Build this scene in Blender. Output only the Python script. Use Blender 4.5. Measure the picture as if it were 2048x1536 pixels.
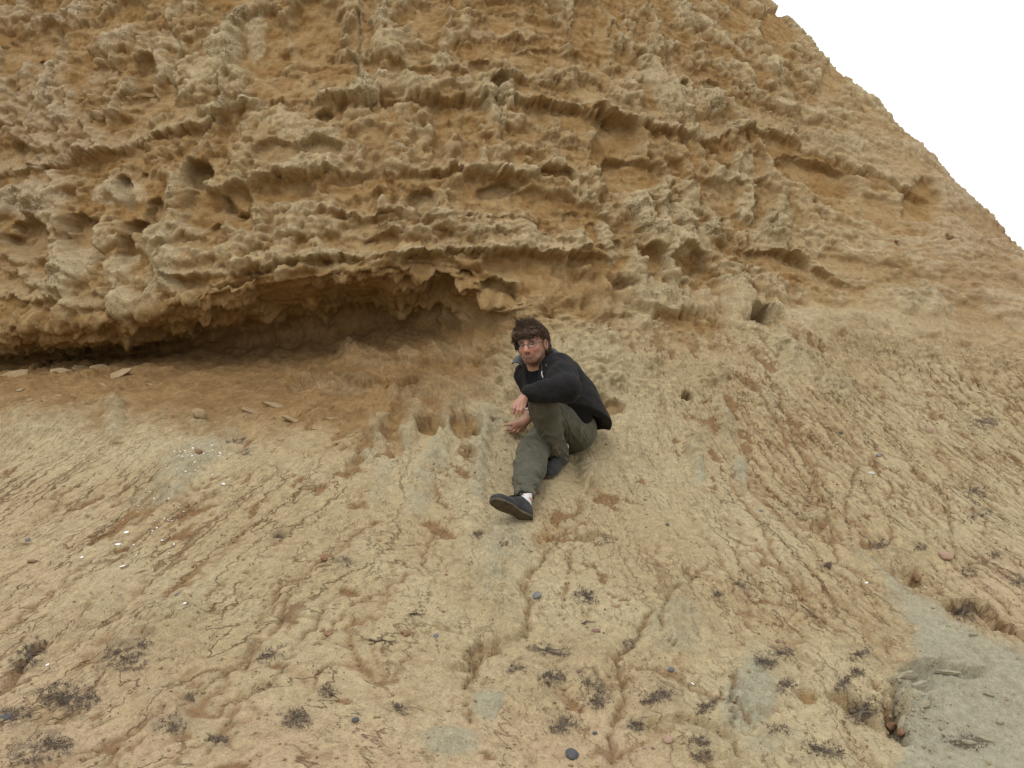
import bpy, bmesh, math, random
import numpy as np
from mathutils import Vector, Matrix

for o in list(bpy.data.objects):
    bpy.data.objects.remove(o, do_unlink=True)
scene = bpy.context.scene
COL = scene.collection

# ------------------------------------------------------------------ camera
FPX = 2010.0                      # focal length in pixels of the 2048 px wide photograph
PITCH = math.radians(12.0)
CAM = np.array([0.0, 0.0, 1.6])
cam_d = bpy.data.cameras.new('camera')
cam_d.sensor_width = 36.0
cam_d.lens = 36.0 * FPX / 2048.0
cam_d.clip_start = 0.05
cam_d.clip_end = 6000.0
cam = bpy.data.objects.new('camera', cam_d)
cam.location = CAM
cam.rotation_euler = (math.pi / 2 + PITCH, 0, 0)
COL.objects.link(cam)
scene.camera = cam

# ------------------------------------------------------------------ sky and light (overcast)
SUN_EL, SUN_AZ = math.radians(46), math.radians(200)     # behind and left of the camera
world = bpy.data.worlds.new('World')
scene.world = world
world.use_nodes = True
wn, wl = world.node_tree.nodes, world.node_tree.links
wn.clear()
w_out = wn.new('ShaderNodeOutputWorld')
w_bg = wn.new('ShaderNodeBackground')
w_sky = wn.new('ShaderNodeTexSky')
w_sky.sky_type = 'NISHITA'
w_sky.sun_disc = False
w_sky.sun_elevation = SUN_EL
w_sky.sun_rotation = SUN_AZ
w_mix = wn.new('ShaderNodeMix')
w_mix.data_type = 'RGBA'
w_mix.inputs['Factor'].default_value = 0.93              # closed cloud cover over the blue sky
w_mix.inputs[7].default_value = (12.4, 12.4, 12.7, 1)
wl.new(w_sky.outputs[0], w_mix.inputs[6])
wl.new(w_mix.outputs[2], w_bg.inputs['Color'])
w_bg.inputs['Strength'].default_value = 0.095
wl.new(w_bg.outputs[0], w_out.inputs['Surface'])

sun_d = bpy.data.lights.new('sun', 'SUN')
sun_d.energy = 1.0
sun_d.angle = math.radians(25)
sun_d.color = (1.0, 0.96, 0.9)
sun = bpy.data.objects.new('sun', sun_d)
sdir = Vector((math.sin(SUN_AZ) * math.cos(SUN_EL), math.cos(SUN_AZ) * math.cos(SUN_EL), math.sin(SUN_EL)))
sun.rotation_euler = sdir.to_track_quat('Z', 'Y').to_euler()
sun.location = (0, -5, 20)
COL.objects.link(sun)

scene.view_settings.view_transform = 'Standard'
scene.view_settings.look = 'None'
scene.view_settings.exposure = 0.25
scene.view_settings.gamma = 1.0
scene.view_settings.use_curve_mapping = False

# ------------------------------------------------------------------ helpers
CT, ST = math.cos(PITCH), math.sin(PITCH)

def ray(px, py):
    """world direction (not normalised, forward part 1) through a pixel of the photograph"""
    dx = (np.asarray(px, float) - 1024.0) / FPX
    dy = (768.0 - np.asarray(py, float)) / FPX
    return np.stack([dx, CT - dy * ST, ST + dy * CT], -1)

def at(px, py, Y):
    """world point on the ray of a pixel, Y metres along the world y axis from the camera"""
    d = ray(px, py)
    return CAM + d * (np.asarray(Y, float) / d[..., 1])[..., None]

def project(P):
    q = P - CAM
    zc = q[..., 1] * CT + q[..., 2] * ST
    yc = -q[..., 1] * ST + q[..., 2] * CT
    zc = np.maximum(zc, 0.05)
    return 1024.0 + FPX * q[..., 0] / zc, 768.0 - FPX * yc / zc, zc

def smooth(a, b, x):
    t = np.clip((x - a) / (b - a), 0, 1)
    return t * t * (3 - 2 * t)

_rng = np.random.RandomState(11)
_PERM = _rng.permutation(256).astype(np.int32)
_PERM = np.concatenate([_PERM, _PERM, _PERM[:2]])
_ang = _rng.rand(256) * 2 * np.pi
_GX = np.cos(_ang).astype(np.float32)
_GY = np.sin(_ang).astype(np.float32)

def pn(x, y, seed=0):
    """2-D gradient noise, about -0.7..0.7"""
    x = np.asarray(x, np.float32) + np.float32(seed * 17.31)
    y = np.asarray(y, np.float32) + np.float32(seed * 9.77)
    x0 = np.floor(x); y0 = np.floor(y)
    fx = x - x0; fy = y - y0
    ix = x0.astype(np.int32) & 255; iy = y0.astype(np.int32) & 255
    u = fx * fx * fx * (fx * (fx * 6 - 15) + 10)
    v = fy * fy * fy * (fy * (fy * 6 - 15) + 10)
    p0 = _PERM[ix]; p1 = _PERM[ix + 1]
    def g(h, dx, dy):
        return _GX[h] * dx + _GY[h] * dy
    a = g(_PERM[p0 + iy], fx, fy)
    b = g(_PERM[p1 + iy], fx - 1, fy)
    c = g(_PERM[p0 + iy + 1], fx, fy - 1)
    d = g(_PERM[p1 + iy + 1], fx - 1, fy - 1)
    ab = a + u * (b - a)
    return ab + v * ((c + u * (d - c)) - ab)

def fbm(x, y, octv=4, gain=0.5, seed=0, lac=2.03):
    s = 0; a = 1.0; f = 1.0
    for k in range(octv):
        s = s + a * pn(x * f, y * f, seed + k * 3)
        a *= gain; f *= lac
    return s

def billow(x, y, octv=3, gain=0.5, seed=0):
    s = 0; a = 1.0; f = 1.0
    for k in range(octv):
        s = s + a * (0.35 - np.abs(pn(x * f, y * f, seed + k * 3)))
        a *= gain; f *= 2.07
    return s

def tag(o, label=None, cat=None, group=None, kind=None):
    if label: o['label'] = label
    if cat: o['category'] = cat
    if group: o['group'] = group
    if kind: o['kind'] = kind
    return o

def link(name, me, mat=None, parent=None, smooth_shade=True):
    o = bpy.data.objects.new(name, me)
    COL.objects.link(o)
    if mat: me.materials.append(mat)
    if parent: o.parent = parent
    if smooth_shade and len(me.polygons):
        me.polygons.foreach_set('use_smooth', np.ones(len(me.polygons), bool))
    return o

def mesh_quads(name, V, Q):
    me = bpy.data.meshes.new(name)
    V = np.ascontiguousarray(V, np.float32); Q = np.ascontiguousarray(Q, np.int32)
    me.vertices.add(len(V)); me.vertices.foreach_set('co', V.ravel())
    k = Q.shape[1]
    me.loops.add(Q.size); me.loops.foreach_set('vertex_index', Q.ravel())
    me.polygons.add(len(Q))
    me.polygons.foreach_set('loop_start', np.arange(0, Q.size, k, dtype=np.int32))
    me.polygons.foreach_set('loop_total', np.full(len(Q), k, np.int32))
    me.update(calc_edges=True)
    return me

class NT:
    """small node-tree helper"""
    def __init__(self, name):
        self.m = bpy.data.materials.new(name); self.m.use_nodes = True
        self.n = self.m.node_tree.nodes; self.l = self.m.node_tree.links
        self.b = self.n['Principled BSDF']
    def node(self, t, **kw):
        n = self.n.new(t)
        for k, v in kw.items(): setattr(n, k, v)
        return n
    def noise(self, vec, scale, detail=4, rough=0.55, dist=0.0):
        n = self.node('ShaderNodeTexNoise')
        n.inputs['Scale'].default_value = scale; n.inputs['Detail'].default_value = detail
        n.inputs['Roughness'].default_value = rough; n.inputs['Distortion'].default_value = dist
        if vec is not None: self.l.new(vec, n.inputs['Vector'])
        return n.outputs['Fac']
    def ramp(self, fac, pts):
        r = self.node('ShaderNodeValToRGB')
        e = r.color_ramp.elements
        e[0].position, e[0].color = pts[0][0], pts[0][1]
        e[1].position, e[1].color = pts[-1][0], pts[-1][1]
        for p, c in pts[1:-1]:
            x = e.new(p); x.color = c
        self.l.new(fac, r.inputs[0])
        return r.outputs[0]
    def map(self, fac, a, b, c=0.0, d=1.0):
        r = self.node('ShaderNodeMapRange')
        self.l.new(fac, r.inputs[0])
        for i, v in zip((1, 2, 3, 4), (a, b, c, d)): r.inputs[i].default_value = v
        return r.outputs[0]
    def math(self, op, a, b):
        r = self.node('ShaderNodeMath', operation=op)
        for i, v in ((0, a), (1, b)):
            if isinstance(v, (int, float)): r.inputs[i].default_value = v
            else: self.l.new(v, r.inputs[i])
        return r.outputs[0]
    def mix(self, fac, a, b, blend='MIX'):
        r = self.node('ShaderNodeMix', data_type='RGBA', blend_type=blend)
        for i, v in ((0, fac), (6, a), (7, b)):
            if isinstance(v, (int, float)): r.inputs[i].default_value = v
            elif isinstance(v, tuple): r.inputs[i].default_value = (*v[:3], 1)
            else: self.l.new(v, r.inputs[i])
        return r.outputs[2]
    def attr(self, name):
        return self.node('ShaderNodeAttribute', attribute_name=name)
    def bump(self, h, strength=0.5, dist=0.01, prev=None):
        b = self.node('ShaderNodeBump')
        b.inputs['Strength'].default_value = strength; b.inputs['Distance'].default_value = dist
        self.l.new(h, b.inputs['Height'])
        if prev is not None: self.l.new(prev, b.inputs['Normal'])
        return b.outputs[0]
    def coords(self, which='Object'):
        return self.node('ShaderNodeTexCoord').outputs[which]
    def set(self, color=None, rough=None, normal=None, spec=None):
        if color is not None:
            if isinstance(color, tuple): self.b.inputs['Base Color'].default_value = (*color[:3], 1)
            else: self.l.new(color, self.b.inputs['Base Color'])
        if rough is not None:
            if isinstance(rough, (int, float)): self.b.inputs['Roughness'].default_value = rough
            else: self.l.new(rough, self.b.inputs['Roughness'])
        if normal is not None: self.l.new(normal, self.b.inputs['Normal'])
        if spec is not None: self.b.inputs['Specular IOR Level'].default_value = spec
        return self.m
# ------------------------------------------------------------------ the bluff: a rounded spur, talus slope below an undercut cliff
AX, AY = -0.9, 12.0               # vertical axis inside the spur (x, y); heights below are above the camera
PHI = np.array([-90, -60, -40, -20, -8, 3, 12, 25, 40, 57, 100.])
ROWS = [  # (radii, heights) of one bedding line right round the spur, from the beach to the top
 ([12.0,11.4,11.0,10.8,10.6,10.5,10.5,10.6,11.0,11.6,11.8], [-1.75]*11),
 ([10.2,9.9,9.8,9.6,9.5,9.4,9.4,9.5,9.8,10.3,10.5], [-1.5]*11),
 ([8.9,8.7,8.4,8.2,8.1,8.1,8.1,8.2,8.4,8.9,9.2], [-.62]*11),
 ([7.5,7.3,7.05,6.85,6.75,6.7,6.7,6.85,7.2,7.9,8.3], [.40]*11),
 ([6.5,6.35,6.15,6.05,5.95,6.0,6.05,6.25,6.6,7.5,7.9], [1.25,1.3,1.35,1.25,1.08,1.02,.90,.95,1.0,.95,.9]),
 ([5.3,5.2,5.0,4.85,4.75,4.9,5.58,5.70,6.0,7.42,7.55], [2.05,2.0,1.93,1.84,1.87,1.97,1.62,1.62,1.62,1.6,1.6]),
 ([5.72,5.62,5.5,5.40,5.40,5.36,5.47,5.49,5.82,7.2,7.3], [2.1,2.05,1.98,1.87,2.03,2.09,1.98,1.98,1.98,1.95,1.95]),
 ([5.9,5.8,5.68,5.55,5.55,5.5,5.36,5.28,5.63,7.0,7.05], [2.4,2.3,2.25,2.06,2.13,2.26,2.32,2.32,2.32,2.3,2.3]),
 ([5.8,5.7,5.55,5.42,5.35,5.3,5.2,5.1,5.35,6.42,6.45], [3.1,3.0,3.0,3.0,3.0,3.0,3.0,3.0,3.0,3.0,3.0]),
 ([6.0,5.9,5.5,5.25,5.1,5.0,4.95,4.85,5.0,5.86,5.86], [3.9]*11),
 ([6.0,5.9,5.4,5.05,4.85,4.75,4.7,4.6,4.7,5.27,5.27], [4.8]*11),
 ([5.9,5.8,5.2,4.7,4.4,4.25,4.15,4.1,4.15,4.48,4.48], [6.0]*11),
 ([5.6,5.5,4.8,4.1,3.7,3.5,3.35,3.3,3.4,3.66,3.66], [7.2]*11),
 ([4.9,4.7,3.8,3.0,2.6,2.4,2.4,2.4,2.5,3.0,3.2], [8.2]*11),
 ([.3]*11, [8.5]*11),
]

def hermite(xk, Yk, x):
    """cubic through (xk, Yk[k]) with limited tangents, Yk has the knots on axis 0"""
    xk = np.asarray(xk, float); Yk = np.asarray(Yk, float)
    h = np.diff(xk)
    d = np.diff(Yk, axis=0) / h.reshape(-1, *([1] * (Yk.ndim - 1)))
    m = np.empty_like(Yk)
    m[0], m[-1] = d[0], d[-1]
    w = (h[:-1] / (h[:-1] + h[1:])).reshape(-1, *([1] * (Yk.ndim - 1)))
    m[1:-1] = d[:-1] * (1 - w) + d[1:] * w
    k = np.clip(np.searchsorted(xk, x) - 1, 0, len(xk) - 2)
    sh = (-1, *([1] * (Yk.ndim - 1)))
    t = ((x - xk[k]) / h[k]).reshape(sh); hh = h[k].reshape(sh)
    t2, t3 = t * t, t * t * t
    return (2*t3-3*t2+1)*Yk[k] + (t3-2*t2+t)*hh*m[k] + (-2*t3+3*t2)*Yk[k+1] + (t3-t2)*hh*m[k+1]

NU, NV = 1180, 900
RowsR = np.array([[r[0] * 1.85, r[1] * 1.2] + r[2:] for r, z in ROWS]); RowsZ = np.array([z for r, z in ROWS])     # rows x phis
# columns: dense where the photograph looks
dens = np.interp(np.linspace(-90, 100, 1901), [-90, -48, -36, 25, 45, 62, 74, 100], [.12, .2, 1, 1, 1.15, 1.2, .5, .12])
cum = np.concatenate([[0], np.cumsum((dens[1:] + dens[:-1]) / 2)]); cum /= cum[-1]
phi = np.interp(np.linspace(0, 1, NU), cum, np.linspace(-90, 100, 1901))
Rc = hermite(PHI, RowsR.T, phi).T          # rows x NU
Zc = hermite(PHI, RowsZ.T, phi).T
tk = np.arange(len(ROWS), dtype=float)
td = np.linspace(0, len(ROWS) - 1, 1600)
Rd = hermite(tk, Rc, td); Zd = hermite(tk, Zc, td)
# rows: spread by visible length on two columns
c0 = int(np.searchsorted(phi, -5))
seg = np.hypot(np.diff(Rd[:, c0]), np.diff(Zd[:, c0]))
seg *= np.interp(td[:-1], [0, 1, 2, 3, 4, 5, 7, 9, 10, 11, 11.6, 12, 14], [.1, .35, 1.1, 1.0, 1.0, .9, 1, .9, .85, .7, .5, .12, .12])
cs = np.concatenate([[0], np.cumsum(seg)]); cs /= cs[-1]
tv = np.interp(np.linspace(0, 1, NV), cs, td)
R = np.stack([np.interp(tv, td, Rd[:, j]) for j in range(NU)], 1)
Z = np.stack([np.interp(tv, td, Zd[:, j]) for j in range(NU)], 1)
ph = np.radians(phi)[None, :]
P = np.stack([AX + R * np.sin(ph), AY - R * np.cos(ph), CAM[2] + Z], -1)
U = (np.radians(phi) * 6.2)[None, :] + np.zeros_like(R)
S = np.concatenate([np.zeros((1, NU)), np.cumsum(np.hypot(np.diff(R, axis=0), np.diff(Z, axis=0)), 0)])      # metres along each profile,
jl = int(np.argmin(np.abs(tv - 7.0)))
S = S - S[jl][None, :] + S[jl, c0]                                                                          # level with each other at the lip
T = tv[:, None] + np.zeros_like(R)

def grid_normals(P):
    du = np.gradient(P, axis=1); dv = np.gradient(P, axis=0)
    n = np.cross(du, dv)
    n /= np.maximum(np.linalg.norm(n, axis=-1, keepdims=True), 1e-9)
    return n

Nrm = grid_normals(P)
for _ in range(6):                                   # soften the direction of displacement
    Nrm[1:-1] = (Nrm[:-2] + 2 * Nrm[1:-1] + Nrm[2:]) / 4
Nrm /= np.linalg.norm(Nrm, axis=-1, keepdims=True)
if (Nrm[NV // 2, NU // 2] @ (CAM - P[NV // 2, NU // 2])) < 0: Nrm = -Nrm
PX, PY, _ = project(P)
PX = PX.astype(np.float32); PY = PY.astype(np.float32)
facing = np.einsum('ijk,ijk->ij', Nrm, CAM - P) > -0.6
U32, S32 = U.astype(np.float32), S.astype(np.float32)

# irregular outlines for everything placed by hand
w1 = fbm(U32 * 3.1, S32 * 3.1, 3, .6, 41); w2 = fbm(U32 * 3.1, S32 * 3.1, 3, .6, 57)
w3 = fbm(U32 * 16, S32 * 16, 2, .6, 71)
XW = PX + 26 * w1 + 9 * w3
YW = PY + 22 * w2 + 8 * w3

def blob(cx, cy, rx, ry, ang=0.0, edge=.35, warp=1.0):
    """mask 0..1 of an uneven patch; edge = share of the radius taken by its rim"""
    m = np.zeros(PX.shape, np.float32)
    r = max(rx, ry) * 1.7 + 20
    idx = np.nonzero((np.abs(PX - cx) < r) & (np.abs(PY - cy) < r) & facing)
    if len(idx[0]) == 0: return m, idx
    k = warp * min(1.0, max(rx, ry) / 45.0)
    x = PX[idx] * (1 - k) + XW[idx] * k - cx; y = PY[idx] * (1 - k) + YW[idx] * k - cy
    c, s = math.cos(math.radians(ang)), math.sin(math.radians(ang))
    q = np.sqrt(((x * c + y * s) / rx) ** 2 + ((-x * s + y * c) / ry) ** 2)
    m[idx] = 1 - smooth(1 - edge, 1 + edge * .4, q)
    return m, idx

def line_d(pts, warp=.5, pad=90):
    """distance in pixels to a polyline and position along it, for nearby points"""
    pts = np.array(pts, np.float32)
    lo, hi = pts.min(0) - pad, pts.max(0) + pad
    idx = np.nonzero((PX > lo[0]) & (PX < hi[0]) & (PY > lo[1]) & (PY < hi[1]) & facing)
    x = PX[idx] + warp * (XW[idx] - PX[idx]); y = PY[idx] + warp * (YW[idx] - PY[idx])
    best = np.full(len(x), 1e6, np.float32); sgn = np.zeros(len(x), np.float32)
    along = np.zeros(len(x), np.float32)
    L = np.concatenate([[0], np.cumsum(np.hypot(*np.diff(pts, axis=0).T))])
    for k in range(len(pts) - 1):
        a, b = pts[k], pts[k + 1]; ab = b - a; l2 = float(ab @ ab)
        t = np.clip(((x - a[0]) * ab[0] + (y - a[1]) * ab[1]) / l2, 0, 1)
        dx = x - a[0] - t * ab[0]; dy = y - a[1] - t * ab[1]
        d = np.hypot(dx, dy); u = d < best
        best[u] = d[u]; along[u] = (L[k] + t[u] * (L[k + 1] - L[k])) / L[-1]
        sgn[u] = np.sign(ab[0] * dy[u] - ab[1] * dx[u])
    return idx, best, sgn, along

# where the cliff ends and the slope begins, in the picture of the base form
BX = [-900, 0, 250, 500, 750, 950, 1040, 1150, 1300, 1450, 1560, 1700, 1850, 2048, 2600]
BY = [735, 708, 690, 668, 635, 630, 622, 640, 650, 660, 650, 610, 640, 690, 840]
bnd = np.interp(PX, BX, BY).astype(np.float32) + 16 * w1
bnd += smooth(980, 1120, PX) * (46 * w2 + 26 * w3)
wdt = 1 + 1.6 * smooth(980, 1150, PX)
cliff = 1 - smooth(-22, 34, (PY - bnd) / wdt)                # 1 on the cliff
cliff = np.where(facing, cliff, (T > 5.6).astype(np.float32)).astype(np.float32)
rightfade = 1 - .55 * smooth(1500, 1800, PX + .35 * (PY - 300))       # the flank is softer
slope = 1 - cliff

D = np.zeros(PX.shape, np.float32)                   # displacement, metres outward
fresh = np.zeros_like(D)                             # bare ochre sand instead of pale crust
grey = np.zeros_like(D)                              # grey clay
rust = np.zeros_like(D)                              # rusty film in rills and peeled spots
dark = np.zeros_like(D)                              # black lichen specks

# ---- the cliff
lay = fbm(U32 * .55 + .30 * w1, S32 * 3.4 + .55 * w2, 4, .55, 3)                  # beds
blk = fbm(U32 * 1.9, S32 * 2.6 + .2 * w1, 4, .55, 9)                              # weathered blocks
drip = fbm(U32 * 7.5 + .3 * w2, S32 * 1.0, 2, .42, 15)                            # run-down flutes
knob = -billow(U32 * 9 + .6 * w2, S32 * 12, 4, .5, 21) + .25                      # knobbly crust
knob2 = -billow(U32 * 25 + .6 * w2, S32 * 28, 2, .5, 23) + .2
lam = pn(U32 * 1.6 + .4 * w2, S32 * 44 + 1.5 * w1, 27) + .6 * pn(U32 * 3, S32 * 90 + 2 * w1, 29)
fine = fbm(U32 * 42, S32 * 46, 3, .6, 33)
calm = smooth(-.15, .3, fbm(U32 * 1.4, S32 * 2.0, 3, .5, 53))                     # some stretches are bedded, some clotted
drip *= 1 - .8 * np.exp(-((T - 6.1) / .8) ** 2).astype(np.float32); knob *= 1 - .5 * np.exp(-((T - 6.1) / .8) ** 2).astype(np.float32)
flute = fbm(U32 * 3.6 + .3 * w1, S32 * .55, 3, .5, 17)
p1 = .85 * lay + .75 * blk + .12 * knob + .26 * drip + .22 * flute + .05 * fine
plate = smooth(-.20, .02, p1) * .6 + smooth(.10, .28, p1) * .4                 # crust in two thicknesses, ragged edges
p2 = fbm(U32 * 3.0, S32 * 9.0 + .8 * w1, 4, .6, 37) + .3 * drip + .08 * knob
plate2 = smooth(-.10, .12, p2)
pocket = smooth(.20, .27, fbm(U32 * 8.0, S32 * 10, 3, .5, 39) + .06 * fine)
crust = plate * (.45 + .55 * plate2)
hD = .070 * plate + .026 * plate2 * (.4 + .6 * plate) + .016 * blk + .024 * flute
hD += .030 * drip * (.35 + .65 * plate) + .013 * fbm(U32 * 17 + .5 * w2, S32 * 1.8, 2, .5, 19) * (.3 + .7 * plate) + .012 * knob * (.25 + .75 * (1 - calm)) * (.25 + .75 * plate)
hD += .010 * knob2 * (.2 + .8 * crust) - .016 * pocket
lamm = smooth(-.1, .25, fbm(U32 * .9, S32 * 2.2, 2, .5, 45))
bedf = pn(U32 * .8 + .3 * w2, S32 * 17 + 1.2 * w1, 25) + .8 * pn(U32 * 1.5, S32 * 31 + 1.5 * w1, 26)
hD += .028 * bedf * (.35 + .65 * lamm) + .0065 * lam * lamm + .0055 * fine * (.3 + .7 * crust) - .055
D += hD * cliff * rightfade
D += cliff * smooth(1480, 1640, PX + .5 * PY - 120) * (.07 * fbm(U32 * 1.2, S32 * 1.6, 3, .55, 49) + .03 * knob)   # lumpier skyline
DZ = np.zeros_like(D)                                # hollows rise behind their own roofs
DZ += .008 * (1 - plate) * cliff * rightfade
fr = np.clip((1 - plate) * 1.0 + .5 * (1 - plate2) * (1 - calm) + .6 * pocket + .25 * fbm(U32 * 5, S32 * 5, 3, .5, 47), 0, 1)
fresh += fr * cliff * (1 - .35 * smooth(1450, 1750, PX))

def band(pts, amp, up, dn, rec=.8, fr_dn=.8):
    """a bed that stands proud: bulges above the line, cuts back below it"""
    pts = np.array(pts, np.float32)
    m = (PX > pts[0, 0] - 40) & (PX < pts[-1, 0] + 40) & facing
    idx = np.nonzero(m)
    y0 = np.interp(PX[idx], pts[:, 0], pts[:, 1])
    d = (PY[idx] + 12 * w2[idx] + 9 * w3[idx] - 5 * drip[idx]) - y0
    ends = smooth(pts[0, 0] - 40, pts[0, 0] + 50, PX[idx]) * smooth(pts[-1, 0] + 40, pts[-1, 0] - 50, PX[idx])
    var = np.clip(.75 + 1.0 * pn(U32[idx] * 2.4, S32[idx] * 1.2, int(pts[0, 0]) % 37), .15, 1.5)
    upm = np.exp(np.minimum(d, 0) / up) * smooth(5, -3, d)
    dnm = np.exp(-np.maximum(d, 0) / dn) * smooth(-3, 5, d)
    D[idx] += amp * ends * var * (upm - rec * dnm)
    DZ[idx] += .45 * amp * ends * var * rec * dnm * smooth(1700, 1500, PX[idx])
    fresh[idx] = np.clip(fresh[idx] * (1 - .75 * ends * upm) + fr_dn * ends * var * dnm, 0, 1)

band([(-300,410),(0,345),(120,328),(230,300),(330,265),(420,235),(500,212),(620,200),(740,205),(860,195),(960,200),(1060,195),(1150,212),(1270,240)], .085, 30, 55, .7)
band([(-300,420),(0,240),(90,260),(200,235),(290,205)], .04, 18, 20, .8, .5)
band([(330,560),(415,548),(480,552),(560,530),(700,520),(800,515),(900,500),(1010,508),(1100,510),(1250,512)], .085, 30, 50, .9, 1)
band([(470,352),(560,350),(700,345),(830,338),(1000,348),(1090,356),(1200,350)], .06, 18, 36, .8)
band([(430,410),(600,428),(800,433),(920,430),(1060,442)], .04, 12, 18, .8)
band([(440,470),(560,468),(700,470),(900,462),(1060,470)], .035, 14, 16, .7, .5)
band([(640,100),(760,110),(870,138),(1000,146),(1140,165)], .05, 16, 34, .8)
band([(880,62),(1000,70),(1120,72)], .04, 14, 26, .8)
band([(1040,295),(1100,283),(1240,300)], .03, 9, 16, .8, .4)
band([(1180,225),(1270,245),(1340,262),(1420,285),(1480,255),(1560,268),(1660,306),(1760,350),(1860,400)], .065, 30, 60, .8, 1)
band([(1470,430),(1560,450),(1640,470)], .045, 16, 16, .8, .5)
band([(1480,500),(1560,505),(1640,540),(1720,570)], .06, 20, 30, .9, .9)
band([(1180,560),(1250,545),(1350,560)], .03, 10, 18, .8, .5)
band([(1215,636),(1300,625),(1400,625),(1440,640)], .07, 20, 24, .9, .4)
band([(1560,60),(1620,110),(1640,180)], .03, 14, 22, .8, .6)
band([(-300,620),(0,590),(130,610),(250,640)], .05, 26, 30, .8, .7)

# weathered-out hollows: x, y, rx, ry, angle, depth, bareness
HOL = [(520,85,62,75,8,.10,1),(630,55,60,70,0,.09,1),(560,180,70,35,0,.05,.9),(390,345,32,36,0,.19,.9),(243,382,15,38,-18,.12,.8),(287,146,28,38,0,.09,.9),
 (195,145,32,18,0,.05,.6),(275,205,36,20,-10,.06,.8),(45,478,52,48,10,.17,.8),(150,482,40,62,-8,.16,.9),(262,452,24,20,0,.14,1),(245,500,22,34,0,.13,1),(300,420,18,34,10,.12,.9),
 (72,125,9,9,0,.06,.5),(30,296,17,14,0,.09,.9),(275,346,10,8,0,.07,.5),(405,420,50,46,5,.10,1),(465,400,34,34,0,.10,1),(410,475,20,30,0,.08,1),(480,440,28,22,0,.07,1),
 (640,297,44,22,0,.08,.6),(555,305,52,24,0,.06,.7),(560,375,70,28,0,.08,1),(645,228,18,13,0,.09,.9),(720,60,28,40,0,.06,1),(775,205,22,16,0,.05,1),(740,270,40,22,0,.04,.9),
 (850,395,32,24,0,.12,.6),(1000,375,40,18,0,.10,.8),(775,435,36,16,0,.07,.9),(760,485,40,26,0,.07,1),(885,465,24,14,0,.06,.9),(900,205,44,30,0,.05,1),(960,130,26,18,0,.08,.8),(850,135,28,24,0,.04,1),
 (1095,118,80,24,0,.06,.9),(1000,160,20,15,0,.09,.8),(1085,215,34,42,0,.05,.9),(1185,70,44,85,0,.06,1),(1165,235,50,28,0,.05,1),(1240,285,52,62,10,.08,1),(1270,350,70,34,0,.09,1),(1120,350,40,14,0,.09,1),
 (1060,395,30,22,0,.06,1),(1150,440,22,24,0,.06,1),(1190,470,18,26,0,.06,1),(1345,420,30,20,0,.05,.8),(1560,55,44,40,25,.07,1),(1480,35,26,34,0,.05,1),(1640,350,90,38,18,.12,1),(1480,385,60,24,10,.06,.8),
 (1530,400,20,46,0,.08,.9),(1510,330,30,30,0,.06,.9),(1850,400,42,44,30,.06,1),(1690,130,30,80,35,.04,.8),(1380,528,46,34,0,.10,1),(1308,525,26,34,0,.09,1),(1200,520,56,26,0,.06,1),(1240,492,12,14,0,.07,.6),
 (1050,532,80,30,0,.06,1),(860,532,60,26,0,.06,1),(1560,525,60,22,12,.06,.9),(1660,560,50,16,15,.04,.8),(1524,630,22,15,20,.30,.5),(1250,575,30,18,0,.10,.8),(1368,597,7,7,0,.05,.3),
 (935,555,14,16,0,.10,.8),(880,585,28,24,0,.09,.9),(1000,585,40,26,0,.10,.9),(1900,480,12,8,0,.06,.2),(1796,487,6,7,0,.05,.2),(1310,165,26,70,12,.05,.9),(1430,175,26,22,0,.07,.6),(1370,168,10,9,0,.07,.3),
 (100,70,30,30,0,.05,.9),(250,25,40,30,0,.05,1),(30,110,24,40,20,.05,.9),(430,40,22,30,0,.05,.9),(860,30,40,30,0,.05,1),(1010,40,40,24,0,.05,1),(1760,420,60,30,20,.03,.8)]
for cx, cy, rx, ry, an, dp, fb in HOL:
    m, idx = blob(cx, cy, rx, ry, an, .2, .6)
    D[idx] -= 1.15 * dp * m[idx]
    DZ[idx] += .42 * dp * m[idx]
    D[idx] += m[idx] * .6 * np.clip(-hD[idx], -.06, .06)             # smoother inside
    fresh[idx] = np.maximum(fresh[idx] * (1 - .6 * m[idx]), fb * m[idx])

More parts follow.
